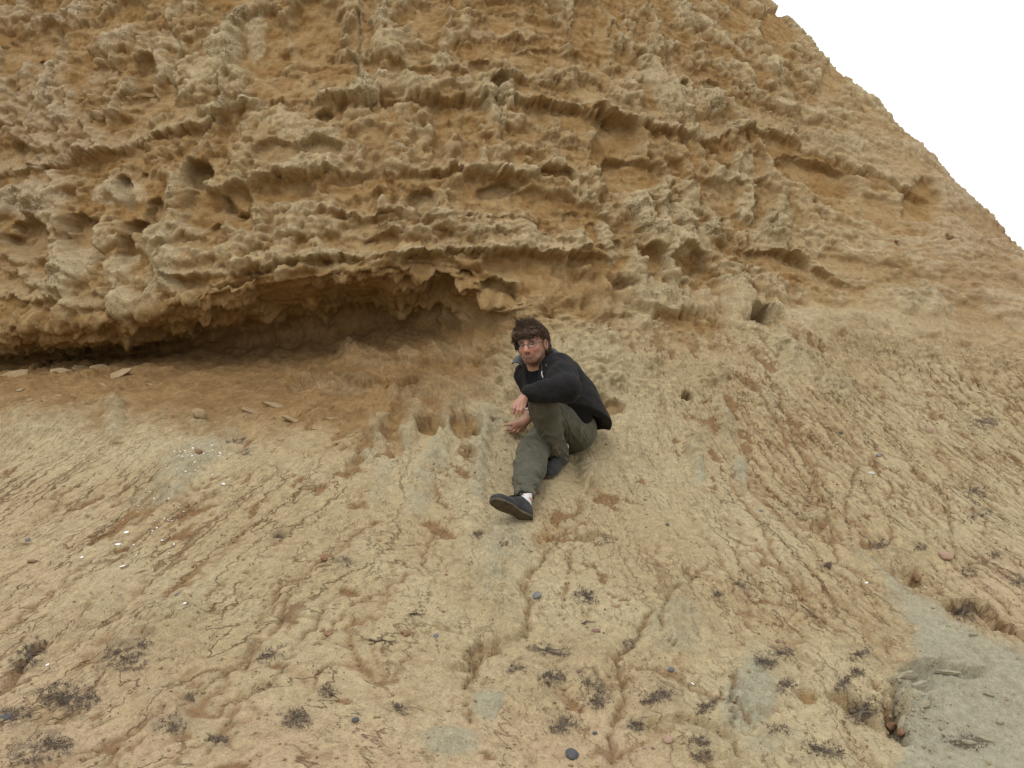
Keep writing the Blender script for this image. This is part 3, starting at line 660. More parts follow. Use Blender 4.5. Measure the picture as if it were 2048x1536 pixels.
def make_ground_material():
    t = NT('weathered_sand')
    ob = t.coords('Object'); uvb = t.node('ShaderNodeUVMap', uv_map='bed').outputs[0]; uvn = t.node('ShaderNodeUVMap', uv_map='fall').outputs[0]
    base = t.attr('ground').outputs['Color']
    kinds = t.node('ShaderNodeSeparateColor'); t.l.new(t.attr('kinds').outputs['Color'], kinds.inputs[0])
    bare, lich, clf = kinds.outputs[0], kinds.outputs[1], kinds.outputs[2]
    # grains and mottling
    n1 = t.noise(ob, 28, 6, .62); n2 = t.noise(ob, 150, 4, .65)
    c = t.mix(1.0, base, t.ramp(n1, [(.3, (.80, .79, .77, 1)), (.7, (1.16, 1.15, 1.12, 1))]), 'MULTIPLY')
    c = t.mix(.8, c, t.ramp(n2, [(.28, (.62, .59, .54, 1)), (.47, (1, 1, 1, 1)), (.75, (1.2, 1.2, 1.18, 1))]), 'MULTIPLY')
    # short flecks stretched down the slope
    mp = t.node('ShaderNodeMapping'); mp.inputs['Scale'].default_value = (75, 21, 1); t.l.new(uvn, mp.inputs[0])
    fl = t.noise(mp.outputs[0], 1.0, 3, .6, .6)
    flm = t.noise(uvn, 2.2, 3, .6)
    fk = t.math('MULTIPLY', t.map(fl, .57, .63), t.map(flm, .36, .58))
    wt = t.node('ShaderNodeSeparateColor'); t.l.new(t.attr('water').outputs['Color'], wt.inputs[0])
    fk = t.math('MULTIPLY', fk, wt.outputs[1])
    c = t.mix(t.math('MULTIPLY', fk, .42), c, (.22, .13, .065))
    # hair-thin rills: level lines of a noise stretched down the slope
    rl = None
    for sx, sy, w, off, br, b0 in ((5.0, .8, .0085, 0.0, 1.1, .41), (8.5, 1.5, .0085, 4.3, 1.6, .45), (15, 3.0, .010, 8.1, 2.6, .54)):
        m_ = t.node('ShaderNodeMapping'); m_.inputs['Scale'].default_value = (sx, sy, 1); m_.inputs['Location'].default_value = (off, off * .7, off)
        jg = t.node('ShaderNodeTexNoise'); jg.inputs['Scale'].default_value = 22; jg.inputs['Detail'].default_value = 4; jg.inputs['Roughness'].default_value = .6; t.l.new(uvn, jg.inputs['Vector'])
        vm = t.node('ShaderNodeVectorMath', operation='MULTIPLY_ADD'); t.l.new(jg.outputs['Color'], vm.inputs[0]); vm.inputs[1].default_value = (.085, .06, 0); t.l.new(uvn, vm.inputs[2])
        t.l.new(vm.outputs[0], m_.inputs[0])
        nn = t.noise(m_.outputs[0], 1.0, 2, .45)
        ln = t.map(t.math('ABSOLUTE', t.math('SUBTRACT', nn, .5), 0), 0.0, w, 1.0, 0.0)
        ln = t.math('MULTIPLY', ln, t.map(t.noise(uvn, br, 5, .7), b0, b0 + .07))
        rl = ln if rl is None else t.math('MAXIMUM', rl, ln)
    rl = t.math('MULTIPLY', rl, wt.outputs[0])
    c = t.mix(t.math('MULTIPLY', rl, .85), c, (.165, .096, .046))
    # black specks on the weathered crust
    vo = t.node('ShaderNodeTexVoronoi'); vo.inputs['Scale'].default_value = 62; t.l.new(ob, vo.inputs['Vector'])
    n3 = t.noise(ob, 70, 5, .78)
    sp = t.map(n3, .51, .56)
    pat = t.map(t.noise(ob, 6, 4, .6), .38, .52)
    spk = t.math('MULTIPLY', t.math('MULTIPLY', sp, pat), t.math('MAXIMUM', lich, .25))
    spk = t.math('MULTIPLY', spk, t.math('SUBTRACT', 1.0, t.math('MULTIPLY', bare, .8)))
    c = t.mix(t.math('MULTIPLY', spk, .8), c, (.060, .052, .042))
    # a few grains everywhere
    n4 = t.noise(ob, 210, 2, .5)
    c = t.mix(t.math('MULTIPLY', t.map(n4, .64, .70), .65), c, (.13, .085, .05))
    # relief below the size of the mesh
    h = t.math('ADD', t.math('MULTIPLY', t.noise(ob, 70, 5, .65), 1.0), t.math('MULTIPLY', t.noise(ob, 260, 4, .7), .35))
    mp2 = t.node('ShaderNodeMapping'); mp2.inputs['Scale'].default_value = (3, 70, 1); t.l.new(uvb, mp2.inputs[0])
    h2 = t.noise(mp2.outputs[0], 1.0, 4, .6)
    h = t.math('ADD', h, t.math('MULTIPLY', t.math('MULTIPLY', h2, bare), .6))
    h = t.math('SUBTRACT', h, t.math('MULTIPLY', fk, .5))
    h = t.math('SUBTRACT', h, t.math('MULTIPLY', rl, .9))
    nb = t.bump(h, .9, .012)
    return t.set(c, .95, nb, .12)

M_GROUND = make_ground_material()
bluff = tag(link('sandstone_cliff', me, M_GROUND), kind='structure')
bluff['label'] = 'eroded sand cliff with an undercut hollow above a rilled slope'

# the beach that carries on to the horizon
bm_b = bpy.data.meshes.new('beach')
xs = np.array([-3000, -300, -60, -25, -12, -5, 0, 5, 12, 25, 60, 300, 3000.]); ys = np.array([-3000, -300, -60, -20, -8, -3, 0, 3, 8, 20, 60, 300, 3000.])
gx, gy = np.meshgrid(xs, ys); gz = np.full_like(gx, -.05)
gi = np.arange(gx.size).reshape(gx.shape)
bm_b = mesh_quads('beach', np.stack([gx, gy, gz], -1).reshape(-1, 3), np.stack([gi[:-1, :-1], gi[:-1, 1:], gi[1:, 1:], gi[1:, :-1]], -1).reshape(-1, 4))
tb = NT('beach_sand')
nb_ = tb.noise(tb.coords('Object'), 3, 8, .65)
tb.set(tb.ramp(nb_, [(.3, (.30, .24, .16, 1)), (.7, (.42, .34, .23, 1))]), .95, tb.bump(nb_, .4, .05), .1)
tag(link('beach', bm_b, tb.m), kind='structure')

bpy.context.view_layer.update()
_dg = bpy.context.evaluated_depsgraph_get()
def hit(px, py):
    """point and normal of the bluff seen at a pixel of the photograph"""
    d = Vector(ray(px, py)).normalized()
    ok, loc, nor, _ = bluff.ray_cast(Vector(CAM), d, distance=60)
    if not ok: return None, None
    if nor.dot(d) > 0: nor = -nor
    return loc, nor
# ------------------------------------------------------------------ smooth solids: signed distances, meshed with surface nets
class Solid:
    def __init__(self): self.ops = []
    def add(self, f, lo, hi, k=.02, op='u'): self.ops.append((f, np.asarray(lo, float), np.asarray(hi, float), k, op)); return self
    def cap(self, a, b, ra, rb, k=.02, wr=None, op='u'):
        a = np.asarray(a, float); b = np.asarray(b, float); ba = b - a; l2 = ba @ ba; L = math.sqrt(l2)
        ax = ba / L; e1 = np.cross(ax, [0.31, 0.17, .93]); e1 /= np.linalg.norm(e1); e2 = np.cross(ax, e1)
        def f(p):
            q = p - a; t = np.clip(q @ ba / l2, 0, 1)
            r = q - t[:, None] * ba; d = np.sqrt((r * r).sum(1))
            rad = ra + (rb - ra) * t
            if wr:
                am, fa, fr, sd = wr
                u = (r @ e1) / np.maximum(d, 1e-4); v = (r @ e2) / np.maximum(d, 1e-4); s = (q @ ax)
                wv = pn(s * 7 + u, v * 1.3 + 3, sd + 9)
                n = pn(s * fa + 1.3 * u + 1.2 * fr * v + 2.2 * wv, v * fr + u + s * fa * .3, sd)
                am2 = am * (.25 + 1.3 * smooth(-.25, .3, pn(s * 6 + v, u * 1.2, sd + 13)))
                rad = rad + am2 * 1.3 * (.25 - np.abs(n)) + .8 * am * pn(s * fa * .35, u * fr * .7 + v, sd + 5)
            return d - rad
        m = max(ra, rb) + (wr[0] * 2 if wr else 0)
        return self.add(f, np.minimum(a, b) - m, np.maximum(a, b) + m, k, op)
    def ell(self, c, rad, ax=None, k=.02, op='u'):
        c = np.asarray(c, float); rad = np.asarray(rad, float); A = np.eye(3) if ax is None else np.asarray(ax, float)
        def f(p):
            q = (p - c) @ A.T
            k0 = np.sqrt(((q / rad) ** 2).sum(1)); k1 = np.sqrt(((q / rad ** 2) ** 2).sum(1))
            return k0 * (k0 - 1) / np.maximum(k1, 1e-6)
        m = rad.max()
        return self.add(f, c - m, c + m, k, op)
    def plane(self, p0, n, k=.004):
        p0 = np.asarray(p0, float); n = np.asarray(n, float) / np.linalg.norm(n)
        return self.add(lambda p: (p - p0) @ n, [-99] * 3, [99] * 3, k, 'i')
    def chain(self, pts, rads, k=.02, wr=None, op='u'):
        for i in range(len(pts) - 1): self.cap(pts[i], pts[i + 1], rads[i], rads[i + 1], k, None if wr is None else (wr[0], wr[1], wr[2], wr[3] + i * 7), op)
        return self
    def ev(self, p):
        d = np.full(len(p), .12)
        for f, lo, hi, k, op in self.ops:
            mg = .12 if op == 'u' else .05
            s = np.nonzero(np.all((p > lo - mg) & (p < hi + mg), 1))[0]
            if len(s) == 0: continue
            v = f(p[s]); w = d[s]
            if op == 'u':
                h = np.clip(.5 + .5 * (w - v) / k, 0, 1); d[s] = w * (1 - h) + v * h - k * h * (1 - h)
            else:
                if op == 's': v = -v
                h = np.clip(.5 - .5 * (w - v) / k, 0, 1); d[s] = w * (1 - h) + v * h + k * h * (1 - h)
        return d
    def mesh(self, h):
        us = [o for o in self.ops if o[4] == 'u']
        lo = np.min([o[1] for o in us], 0) - 4 * h; hi = np.max([o[2] for o in us], 0) + 4 * h
        B = 4
        nb = np.ceil((hi - lo) / (h * B)).astype(int) + 1
        gi = np.stack(np.meshgrid(*[np.arange(n) for n in nb], indexing='ij'), -1).reshape(-1, 3)
        cd = self.ev(lo + (gi + .5) * h * B - .5 * h)
        act = gi[np.abs(cd) < h * B * 1.9]
        D3 = np.repeat(np.repeat(np.repeat(np.sign(cd).reshape(nb).astype(np.float32), B, 0), B, 1), B, 2)
        off = np.stack(np.meshgrid(*[np.arange(B)] * 3, indexing='ij'), -1).reshape(-1, 3)
        vi = (act[:, None, :] * B + off[None]).reshape(-1, 3)
        D3[vi[:, 0], vi[:, 1], vi[:, 2]] = self.ev(lo + vi * h)
        neg = D3 < 0
        n = np.array(D3.shape)
        cnt = np.zeros(n - 1, np.int8)
        for a in (0, 1):
            for b in (0, 1):
                for c in (0, 1): cnt += neg[a:n[0]-1+a, b:n[1]-1+b, c:n[2]-1+c]
        cells = np.argwhere((cnt > 0) & (cnt < 8))
        corner = {}
        for a in (0, 1):
            for b in (0, 1):
                for c in (0, 1): corner[a, b, c] = D3[cells[:, 0] + a, cells[:, 1] + b, cells[:, 2] + c].astype(float)
        acc = np.zeros((len(cells), 3)); num = np.zeros(len(cells))
        for (a, b, c), v in corner.items():
            for axn in range(3):
                e = [a, b, c]
                if e[axn]: continue
                e[axn] = 1; w = corner[tuple(e)]
                x = (v < 0) != (w < 0)
                t = np.where(x, v / np.where(x, v - w, 1), 0)
                p = np.tile(np.array([a, b, c], float), (len(cells), 1)); p[:, axn] = t
                acc += p * x[:, None]; num += x
        V = lo + (cells + acc / num[:, None]) * h
        idx = np.full(n - 1, -1, np.int32); idx[cells[:, 0], cells[:, 1], cells[:, 2]] = np.arange(len(cells))
        F = []
        for axn in range(3):
            s0 = [slice(None)] * 3; s1 = [slice(None)] * 3; s0[axn] = slice(0, -1); s1[axn] = slice(1, None)
            e = np.argwhere(neg[tuple(s0)] != neg[tuple(s1)])
            u, w = [(1, 2), (2, 0), (0, 1)][axn]
            e = e[(e[:, u] > 0) & (e[:, w] > 0) & (e[:, u] < n[u] - 1) & (e[:, w] < n[w] - 1)]
            def g(du, dw):
                q = e.copy(); q[:, u] -= du; q[:, w] -= dw
                return idx[q[:, 0], q[:, 1], q[:, 2]]
            quad = np.stack([g(1, 1), g(0, 1), g(0, 0), g(1, 0)], 1)
            inside_first = neg[e[:, 0], e[:, 1], e[:, 2]]
            quad[~inside_first] = quad[~inside_first][:, ::-1]
            F.append(quad)
        F = np.concatenate(F); F = F[(F >= 0).all(1)]
        # relax a little
        for _ in range(1):
            sm = np.zeros_like(V); ct = np.zeros(len(V))
            for k in range(4):
                np.add.at(sm, F[:, k], V[F[:, (k + 1) % 4]] + V[F[:, (k + 3) % 4]]); np.add.at(ct, F[:, k], 2)
            V = .6 * V + .4 * sm / np.maximum(ct, 1)[:, None]
        return V, F

def solid_obj(name, sol, h, mat, parent, colf=None):
    V, F = sol.mesh(h)
    me = mesh_quads(name, V - ORG, F)
    if colf is not None:
        c = me.color_attributes.new('tint', 'FLOAT_COLOR', 'POINT')
        b = np.ones((len(V), 4), np.float32); b[:, :3] = colf(V); c.data.foreach_set('color', b.ravel())
    return link(name, me, mat, parent)

def tube_mesh(paths, rads, sides=5):
    """several tapered tubes in one mesh; rads: per path list of radii"""
    VV, FF = [], []; base = 0
    for pts, rr in zip(paths, rads):
        pts = np.asarray(pts, float); n = len(pts)
        tn = np.gradient(pts, axis=0); tn /= np.maximum(np.linalg.norm(tn, axis=1, keepdims=True), 1e-9)
        ref = np.array([.3, .9, .2]) if abs(tn[0] @ np.array([.3, .9, .2])) < .85 else np.array([.9, -.1, .4])
        e1 = np.cross(tn, ref); e1 /= np.linalg.norm(e1, axis=1, keepdims=True); e2 = np.cross(tn, e1)
        a = np.arange(sides) * 2 * np.pi / sides
        ring = pts[:, None] + np.asarray(rr)[:, None, None] * (np.cos(a)[None, :, None] * e1[:, None] + np.sin(a)[None, :, None] * e2[:, None])
        VV.append(ring.reshape(-1, 3))
        i = base + np.arange(n * sides).reshape(n, sides); j = np.roll(i, -1, 1)
        FF.append(np.stack([i[:-1], j[:-1], j[1:], i[1:]], -1).reshape(-1, 4)); base += n * sides
    return np.concatenate(VV), np.concatenate(FF)

def tubes_obj(name, paths, rads, mat, parent, sides=5, org=None):
    V, F = tube_mesh(paths, rads, sides)
    return link(name, mesh_quads(name, V - (ORG if org is None else org), F), mat, parent)

# ------------------------------------------------------------------ the man
def cloth(name, col, freq=220, sheen=.0, bump=.35, vary=.25, dust=0.0):
    t = NT(name); ob = t.coords('Object')
    n = t.noise(ob, freq, 3, .6); n2 = t.noise(ob, 14, 4, .6)
    c = t.ramp(n2, [(.3, tuple(x * (1 - vary) for x in col) + (1,)), (.7, tuple(x * (1 + vary) for x in col) + (1,))])
    if dust:
        d = t.math('MULTIPLY', t.map(t.noise(ob, 9, 6, .7), .50, .72), t.map(t.noise(ob, 160, 2, .6), .35, .6))
        c = t.mix(t.math('MULTIPLY', d, dust), c, (.36, .29, .18))
    t.b.inputs['Sheen Weight'].default_value = sheen
    t.b.inputs['Sheen Roughness'].default_value = .5
    return t.set(c, .9, t.bump(n, bump, .003), .15)
M_JACKET = cloth('black_fleece', (.0115, .0112, .0118), 260, .03, .6, .25, .05)
M_COLLAR = cloth('grey_fleece', (.085, .088, .092), 300, .1, .5)
M_SHIRT = cloth('black_cotton', (.008, .008, .009), 300, 0, .3)
M_TROUS = cloth('olive_canvas', (.080, .078, .056), 420, .04, .2, .2, .35)
M_SHOE = cloth('dark_suede', (.034, .035, .034), 200, .05, .4, .4, .3)
M_LACE = cloth('black_lace', (.008, .008, .008), 300)
M_SOCK = cloth('white_cotton', (.62, .60, .58), 300)
def sole_mat():
    t = NT('dusty_rubber'); ob = t.coords('Object'); n = t.noise(ob, 22, 5, .65)
    return t.set(t.ramp(n, [(.35, (.05, .048, .042, 1)), (.62, (.12, .095, .06, 1))]), .85, t.bump(t.noise(ob, 120, 3), .4, .003), .2)
M_SOLE = sole_mat()
def skin_mat():
    t = NT('skin'); a = t.attr('tint').outputs['Color']; ob = t.coords('Object')
    c = t.mix(.5, a, t.ramp(t.noise(ob, 90, 4, .6), [(.3, (.85, .80, .78, 1)), (.7, (1.1, 1.1, 1.1, 1))]), 'MULTIPLY')
    t.b.inputs['Subsurface Weight'].default_value = .08
    t.b.inputs['Subsurface Radius'].default_value = (.02, .007, .004)
    t.b.inputs['Subsurface Scale'].default_value = .25
    return t.set(c, .55, t.bump(t.noise(ob, 260, 3), .15, .002), .35)
M_SKIN = skin_mat()
def hair_mat():
    t = NT('brown_hair'); n = t.noise(t.coords('Object'), 45, 4, .6)
    return t.set(t.ramp(n, [(.3, (.024, .0135, .0075, 1)), (.7, (.080, .045, .024, 1))]), .55, None, .2)
M_HAIR = hair_mat()
def plain(name, col, rough=.5, metal=0.0, spec=.5):
    t = NT(name); n = t.noise(t.coords('Object'), 30, 3)
    c = t.ramp(n, [(.3, tuple(x * .85 for x in col) + (1,)), (.7, tuple(min(1, x * 1.1) for x in col) + (1,))])
    t.b.inputs['Metallic'].default_value = metal
    return t.set(c, rough, None, spec)
M_STEEL = plain('steel', (.62, .62, .63), .22, 1.0)
M_EYEW = plain('eye_white', (.26, .21, .19), .35)
M_IRIS = plain('eye_iris', (.03, .025, .02), .2)
M_EMBL = plain('white_thread', (.75, .75, .75), .8)
M_FRAME = plain('spectacle_frame', (.03, .025, .025), .35, .3)
def lens_mat():
    m = bpy.data.materials.new('lens'); m.use_nodes = True; n = m.node_tree.nodes; l = m.node_tree.links
    n.remove(n['Principled BSDF'])
    tr = n.new('ShaderNodeBsdfTransparent'); tr.inputs[0].default_value = (.93, .93, .92, 1)
    gl = n.new('ShaderNodeBsdfGlossy'); gl.inputs['Roughness'].default_value = .05
    pass
    mx = n.new('ShaderNodeMixShader'); mx.inputs[0].default_value = .02
    l.new(tr.outputs[0], mx.inputs[1]); l.new(gl.outputs[0], mx.inputs[2])
    l.new(mx.outputs[0], n['Material Output'].inputs['Surface'])
    return m
M_LENS = lens_mat()

def J(px, py, Y): return at(px, py, Y)
def ground_at(px, py, off=0.0):
    l, n = hit(px, py)
    return np.array(l) + np.array(n) * off

ORG = np.array(ground_at(1150, 893))
person = bpy.data.objects.new('person', None); COL.objects.link(person)
person.location = ORG
tag(person, 'man in a black jacket and olive trousers sitting back against the slope', 'person')

# joints
pelvis = J(1143, 852, 6.02); hipL = J(1151, 862, 6.00); hipR = J(1104, 864, 6.09)
waist = J(1137, 812, 5.93); chest = J(1100, 762, 5.80); neckb = J(1076, 730, 5.75)
shL = J(1119, 739, 5.70); shR = J(1053, 750, 5.87)
elL = J(1134, 777, 5.43); wrL = J(1053, 787, 5.54)
elR = J(1068, 800, 6.08); wrR = J(1054.5, 838, 5.975)
knL = J(1087, 815, 5.63); anL = J(1117, 914, 5.87)
knR = J(1065, 904, 5.76); anR = J(1050, 1002, 5.38)
heelR = J(1050, 1029, 5.350); toeR = J(996, 998, 5.21)
g1 = ground_at(1124, 930); g2 = ground_at(1090, 962)
heelL = g1 + np.array([0, -.02, .035]); toeL = g2 + np.array([0, -.02, .03])

# head frame: x to the picture's right, y up, z out of the face
hc = J(1063.5, 689, 5.66)
tocam = (CAM - hc) / np.linalg.norm(CAM - hc)
yaw, roll, nod = math.radians(20), math.radians(7), math.radians(3)
sideways = np.cross([0, 0, 1.], tocam); sideways /= np.linalg.norm(sideways)       # picture right
upc = np.cross(tocam, sideways)
Fz = tocam * math.cos(yaw) - sideways * math.sin(yaw)
Xr = np.cross(upc, Fz); Xr /= np.linalg.norm(Xr)
Xh = Xr * math.cos(roll) + upc * math.sin(roll)
Yh = np.cross(Fz, Xh)
Fz, Yh = Fz * math.cos(nod) - Yh * math.sin(nod), Yh * math.cos(nod) + Fz * math.sin(nod)
HM = np.stack([Xh, Yh, Fz])                        # rows: local axes
HS = .98
def H(x, y, z): return hc + (np.array([x, y, z]) * HS) @ HM

body = Solid()
# trunk and limbs under the clothes
body.chain([pelvis, waist, chest], [.105, .10, .115], .06)
body.cap(chest, neckb, .09, .055, .05).cap(shL, shR, .05, .05, .05)
body.chain([hipL, knL, anL], [.075, .055, .036], .03).chain([hipR, knR, anR], [.075, .055, .036], .03)
fR = anR - heelR; fR = fR / np.linalg.norm(fR) * .03
body.cap(anR, heelR + fR, .034, .022, .02).cap(heelR + fR, toeR * .7 + heelR * .3 + fR * .7, .022, .016, .02)
fL = anL - heelL; fL = fL / np.linalg.norm(fL) * .025
body.cap(anL, heelL + fL, .032, .022, .02).cap(heelL + fL, toeL * .7 + heelL * .3 + fL * .7, .022, .016, .02)
body.chain([shL, elL, wrL], [.05, .042, .027], .02)
body.chain([shR, elR, wrR], [.05, .042, .027], .02)
# neck and head
body.cap(neckb + np.array([0, 0, -.02]), H(0, -.05, -.035), .060, .058, .03)
body.ell(H(0, .042, -.018), np.array([.076, .090, .096]) * HS, HM, .02)
body.ell(H(0, -.036, .022), np.array([.057, .076, .070]) * HS, HM, .035)
body.ell(H(0, -.094, .062), np.array([.024, .018, .022]) * HS, HM, .025)
for s in (-1, 1):
    body.cap(H(s * .050, -.045, -.005), H(s * .020, -.090, .056), .019, .016, .03)
    body.ell(H(s * .037, -.024, .062), np.array([.023, .020, .021]) * HS, HM, .022)
    body.ell(H(s * .082, -.012, -.012), np.array([.013, .036, .024]) * HS, HM, .008)
    body.ell(H(s * .086, -.008, -.004), np.array([.007, .018, .010]) * HS, HM, .006, 's')
body.cap(H(-.042, .022, .078), H(.042, .022, .078), .013, .013, .018)
for s in (-1, 1): body.ell(H(s * .032, .002, .100), np.array([.020, .010, .016]) * HS, HM, .010, 's')
body.cap(H(0, .012, .088), H(0, -.028, .112), .009, .0125, .010)
body.ell(H(0, -.034, .108), np.array([.015, .010, .012]) * HS, HM, .008)
for s in (-1, 1): body.ell(H(s * .012, -.037, .100), np.array([.008, .007, .010]) * HS, HM, .006)
body.cap(H(-.018, -.0560, .083), H(.019, -.0540, .083), .0055, .0055, .014).cap(H(-.014, -.0680, .083), H(.015, -.0665, .083), .006, .006, .012)
body.cap(H(-.024, -.0600, .092), H(.026, -.0575, .092), .0016, .0016, .003, None, 's')

# hands: knuckles, middle joints, tips (picture positions and distances)
def hand(wrist, kn, pip, tips, th, r=.0092):
    pc = wrist * .45 + np.mean(kn, 0) * .55
    for q in kn: body.cap(wrist * .75 + q * .25, q, .017, .0105, .012)
    body.cap(wrist, pc, .025, .018, .015)
    for a, b, c in zip(kn, pip, tips):
        m = b * .42 + c * .58
        body.cap(a, b, r * 1.12, r * 1.02, .004).cap(b, m, r * 1.02, r * .92, .003).cap(m, c, r * .92, r * .78, .003)
    body.cap(th[0], th[1], r * 1.5, r * 1.15, .010).cap(th[1], th[2], r * 1.15, r * .85, .003)
knu = [J(1033, 803, 5.50), J(1038.5, 806, 5.482), J(1044.5, 807, 5.488), J(1050, 805, 5.505)]
pip = [J(1029, 816, 5.475), J(1035, 820, 5.455), J(1041.5, 820.5, 5.46), J(1047.5, 816, 5.48)]
tip = [J(1027, 827.5, 5.485), J(1032.5, 832.5, 5.47), J(1039.5, 832.5, 5.475), J(1045.5, 826, 5.495)]
hand(wrL, knu, pip, tip, [J(1040, 797, 5.55), J(1030, 808, 5.54), J(1024.5, 818, 5.53)])
def gp(px, py, off): return ground_at(px, py, off)
tipR = [gp(1016.5, 860, .010), gp(1019.5, 865.5, .010), gp(1025.5, 866, .010), gp(1032, 862.5, .010)]
kc = wrR + (np.mean(tipR, 0) - wrR) * .52
across = (tipR[3] - tipR[0]); across /= np.linalg.norm(across)
nh = np.cross(across, tipR[1] - wrR); nh /= np.linalg.norm(nh)
if nh @ (CAM - wrR) < 0: nh = -nh
knuR = [kc + across * s + nh * .016 for s in (-.032, -.011, .011, .030)]
pipR = [k * .5 + t * .5 + nh * .014 for k, t in zip(knuR, tipR)]
hand(wrR, knuR, pipR, tipR, [wrR * .6 + knuR[0] * .4 - across * .012, kc - across * .055 + nh * .006, kc - across * .066 + (tipR[0] - kc) * .35])

def skin_tint(V):
    q = (V - hc) @ HM.T / HS
    c = np.tile(np.array([.365, .205, .142]), (len(V), 1))
    n = pn(q[:, 0] * 60 + q[:, 2] * 31, q[:, 1] * 60, 3)[:, None]
    c = c * (1 + .12 * n)
    inh = np.linalg.norm(q, axis=1) < .17
    def m(x, y, rx, ry, z0=.02, sharp=.35):
        d = np.sqrt(((q[:, 0] - x) / rx) ** 2 + ((q[:, 1] - y) / ry) ** 2)
        return ((1 - smooth(1 - sharp, 1 + sharp, d)) * smooth(z0, z0 + .02, q[:, 2]) * inh)[:, None]
    red = np.array([.47, .19, .14]); beard = np.array([.088, .044, .025]); lip = np.array([.37, .15, .125]); brow = np.array([.055, .032, .02])
    for x, y, rx, ry, k in ((-.04, -.03, .028, .022, .5), (.04, -.03, .028, .022, .5), (0, -.03, .016, .016, .55)):
        w = m(x, y, rx, ry) * k; c = c * (1 - w) + red * w
    # stubble along the jaw, fuller round the mouth and chin
    jaw = smooth(-.035, -.075, q[:, 1] + .35 * np.maximum(0, .05 - np.abs(q[:, 0])) * 0)[:, None]
    side = smooth(.052, .062, np.abs(q[:, 0]))[:, None] * smooth(-.01, -.05, q[:, 1])[:, None] * smooth(-.04, .0, q[:, 2])[:, None]
    low = smooth(-.068, -.088, q[:, 1])[:, None] * smooth(-.02, .02, q[:, 2])[:, None]
    st = np.maximum(side * .60, low * .8) * inh[:, None] * smooth(-.145, -.125, q[:, 1])[:, None]
    gt = np.maximum(m(0, -.050, .029, .0065, .05) * .75, m(0, -.098, .042, .029, .03, .25) * .85)
    gt = np.maximum(gt, np.maximum(m(-.030, -.080, .013, .022, .03), m(.030, -.080, .013, .022, .03)) * .75)
    w = np.maximum(st, gt) * (.85 + .5 * n); w = np.clip(w, 0, 1)
    c = c * (1 - w) + beard * w
    xm = q[:, 0] - .001; dl = np.abs(q[:, 1] - (-.0612 + 7.5 * xm ** 2 + .05 * xm)); on = (np.abs(xm) < .026) & (q[:, 2] > .05) & inh
    w = (np.exp(-(dl / .0058) ** 2) * on * .65)[:, None]; c = c * (1 - w) + lip * w
    w = (np.exp(-(dl / .0017) ** 2) * on * .8)[:, None]; c = c * (1 - w) + np.array([.13, .05, .04]) * w
    for s in (-1, 1):
        w = m(s * .033, .0225, .022, .0070, .03) * .9; c = c * (1 - w) + brow * w
        w = m(s * .032, .003, .018, .011, .04) * .35; c = c * (1 - w) + np.array([.25, .12, .09]) * w
    return c
solid_obj('body', body, .0036, M_SKIN, person, skin_tint)

# eyes
for s in (-1, 1):
    e = Solid().ell(H(s * .032, .0, .0705), np.array([.0125] * 3) * HS, HM)
    eo = solid_obj('eye', e, .0025, M_EYEW, person)
    i = Solid().ell(H(s * .032 + .003, .0, .0805), np.array([.0066, .0066, .0032]) * HS, HM)
    solid_obj('iris', i, .0014, M_IRIS, eo)

# hair: a shaggy cap with loose locks
hr = Solid()
hr.ell(H(.002, .054, -.022), np.array([.081, .074, .098]) * HS, HM, .02)
hr.ell(H(.0, .03, -.06), np.array([.088, .095, .075]) * HS, HM, .02)
hr.cap(H(-.07, .066, .066), H(.055, .064, .076), .024, .022, .02)
hr.cap(H(-.083, .05, .02), H(-.086, -.012, .012), .024, .012, .02)
hr.cap(H(.080, .05, -.005), H(.083, .012, -.02), .020, .010, .02)
hr.cap(H(.070, -.02, -.06), H(.066, -.06, -.055), .026, .018, .02)
hr.cap(H(-.02, .112, .01), H(-.045, .124, .02), .024, .011, .025)
def face_cut(p):
    q = (p - hc) @ HM.T / HS
    return np.maximum.reduce([np.abs(q[:, 0] - .004) - .060 - .1 * np.maximum(0, q[:, 1] + .02) * 0, q[:, 1] - (.052 + .004 * np.sin(q[:, 0] * 160)), -(q[:, 2] - .0)])
hr.add(face_cut, H(0, 0, 0) - .25, H(0, 0, 0) + .25, .008, 's')
hr.ell(H(.088, -.014, -.008), np.array([.022, .036, .026]) * HS, HM, .008, 's')
Vh, Fh = hr.mesh(.0045)
qh = (Vh - hc) @ HM.T
flow = pn(np.arctan2(qh[:, 0], qh[:, 2]) * 9 + 2 * qh[:, 1] * 10, qh[:, 1] * 14, 7) + .6 * pn(np.arctan2(qh[:, 0], qh[:, 1]) * 20, qh[:, 2] * 18, 9)
Vh = Vh + (Vh - H(0, .03, -.02)) / np.linalg.norm(Vh - H(0, .03, -.02), axis=1, keepdims=True) * (.012 * flow)[:, None]
hair = link('hair', mesh_quads('hair', Vh - ORG, Fh), M_HAIR, person)
rr = np.random.RandomState(5)
paths, rads = [], []
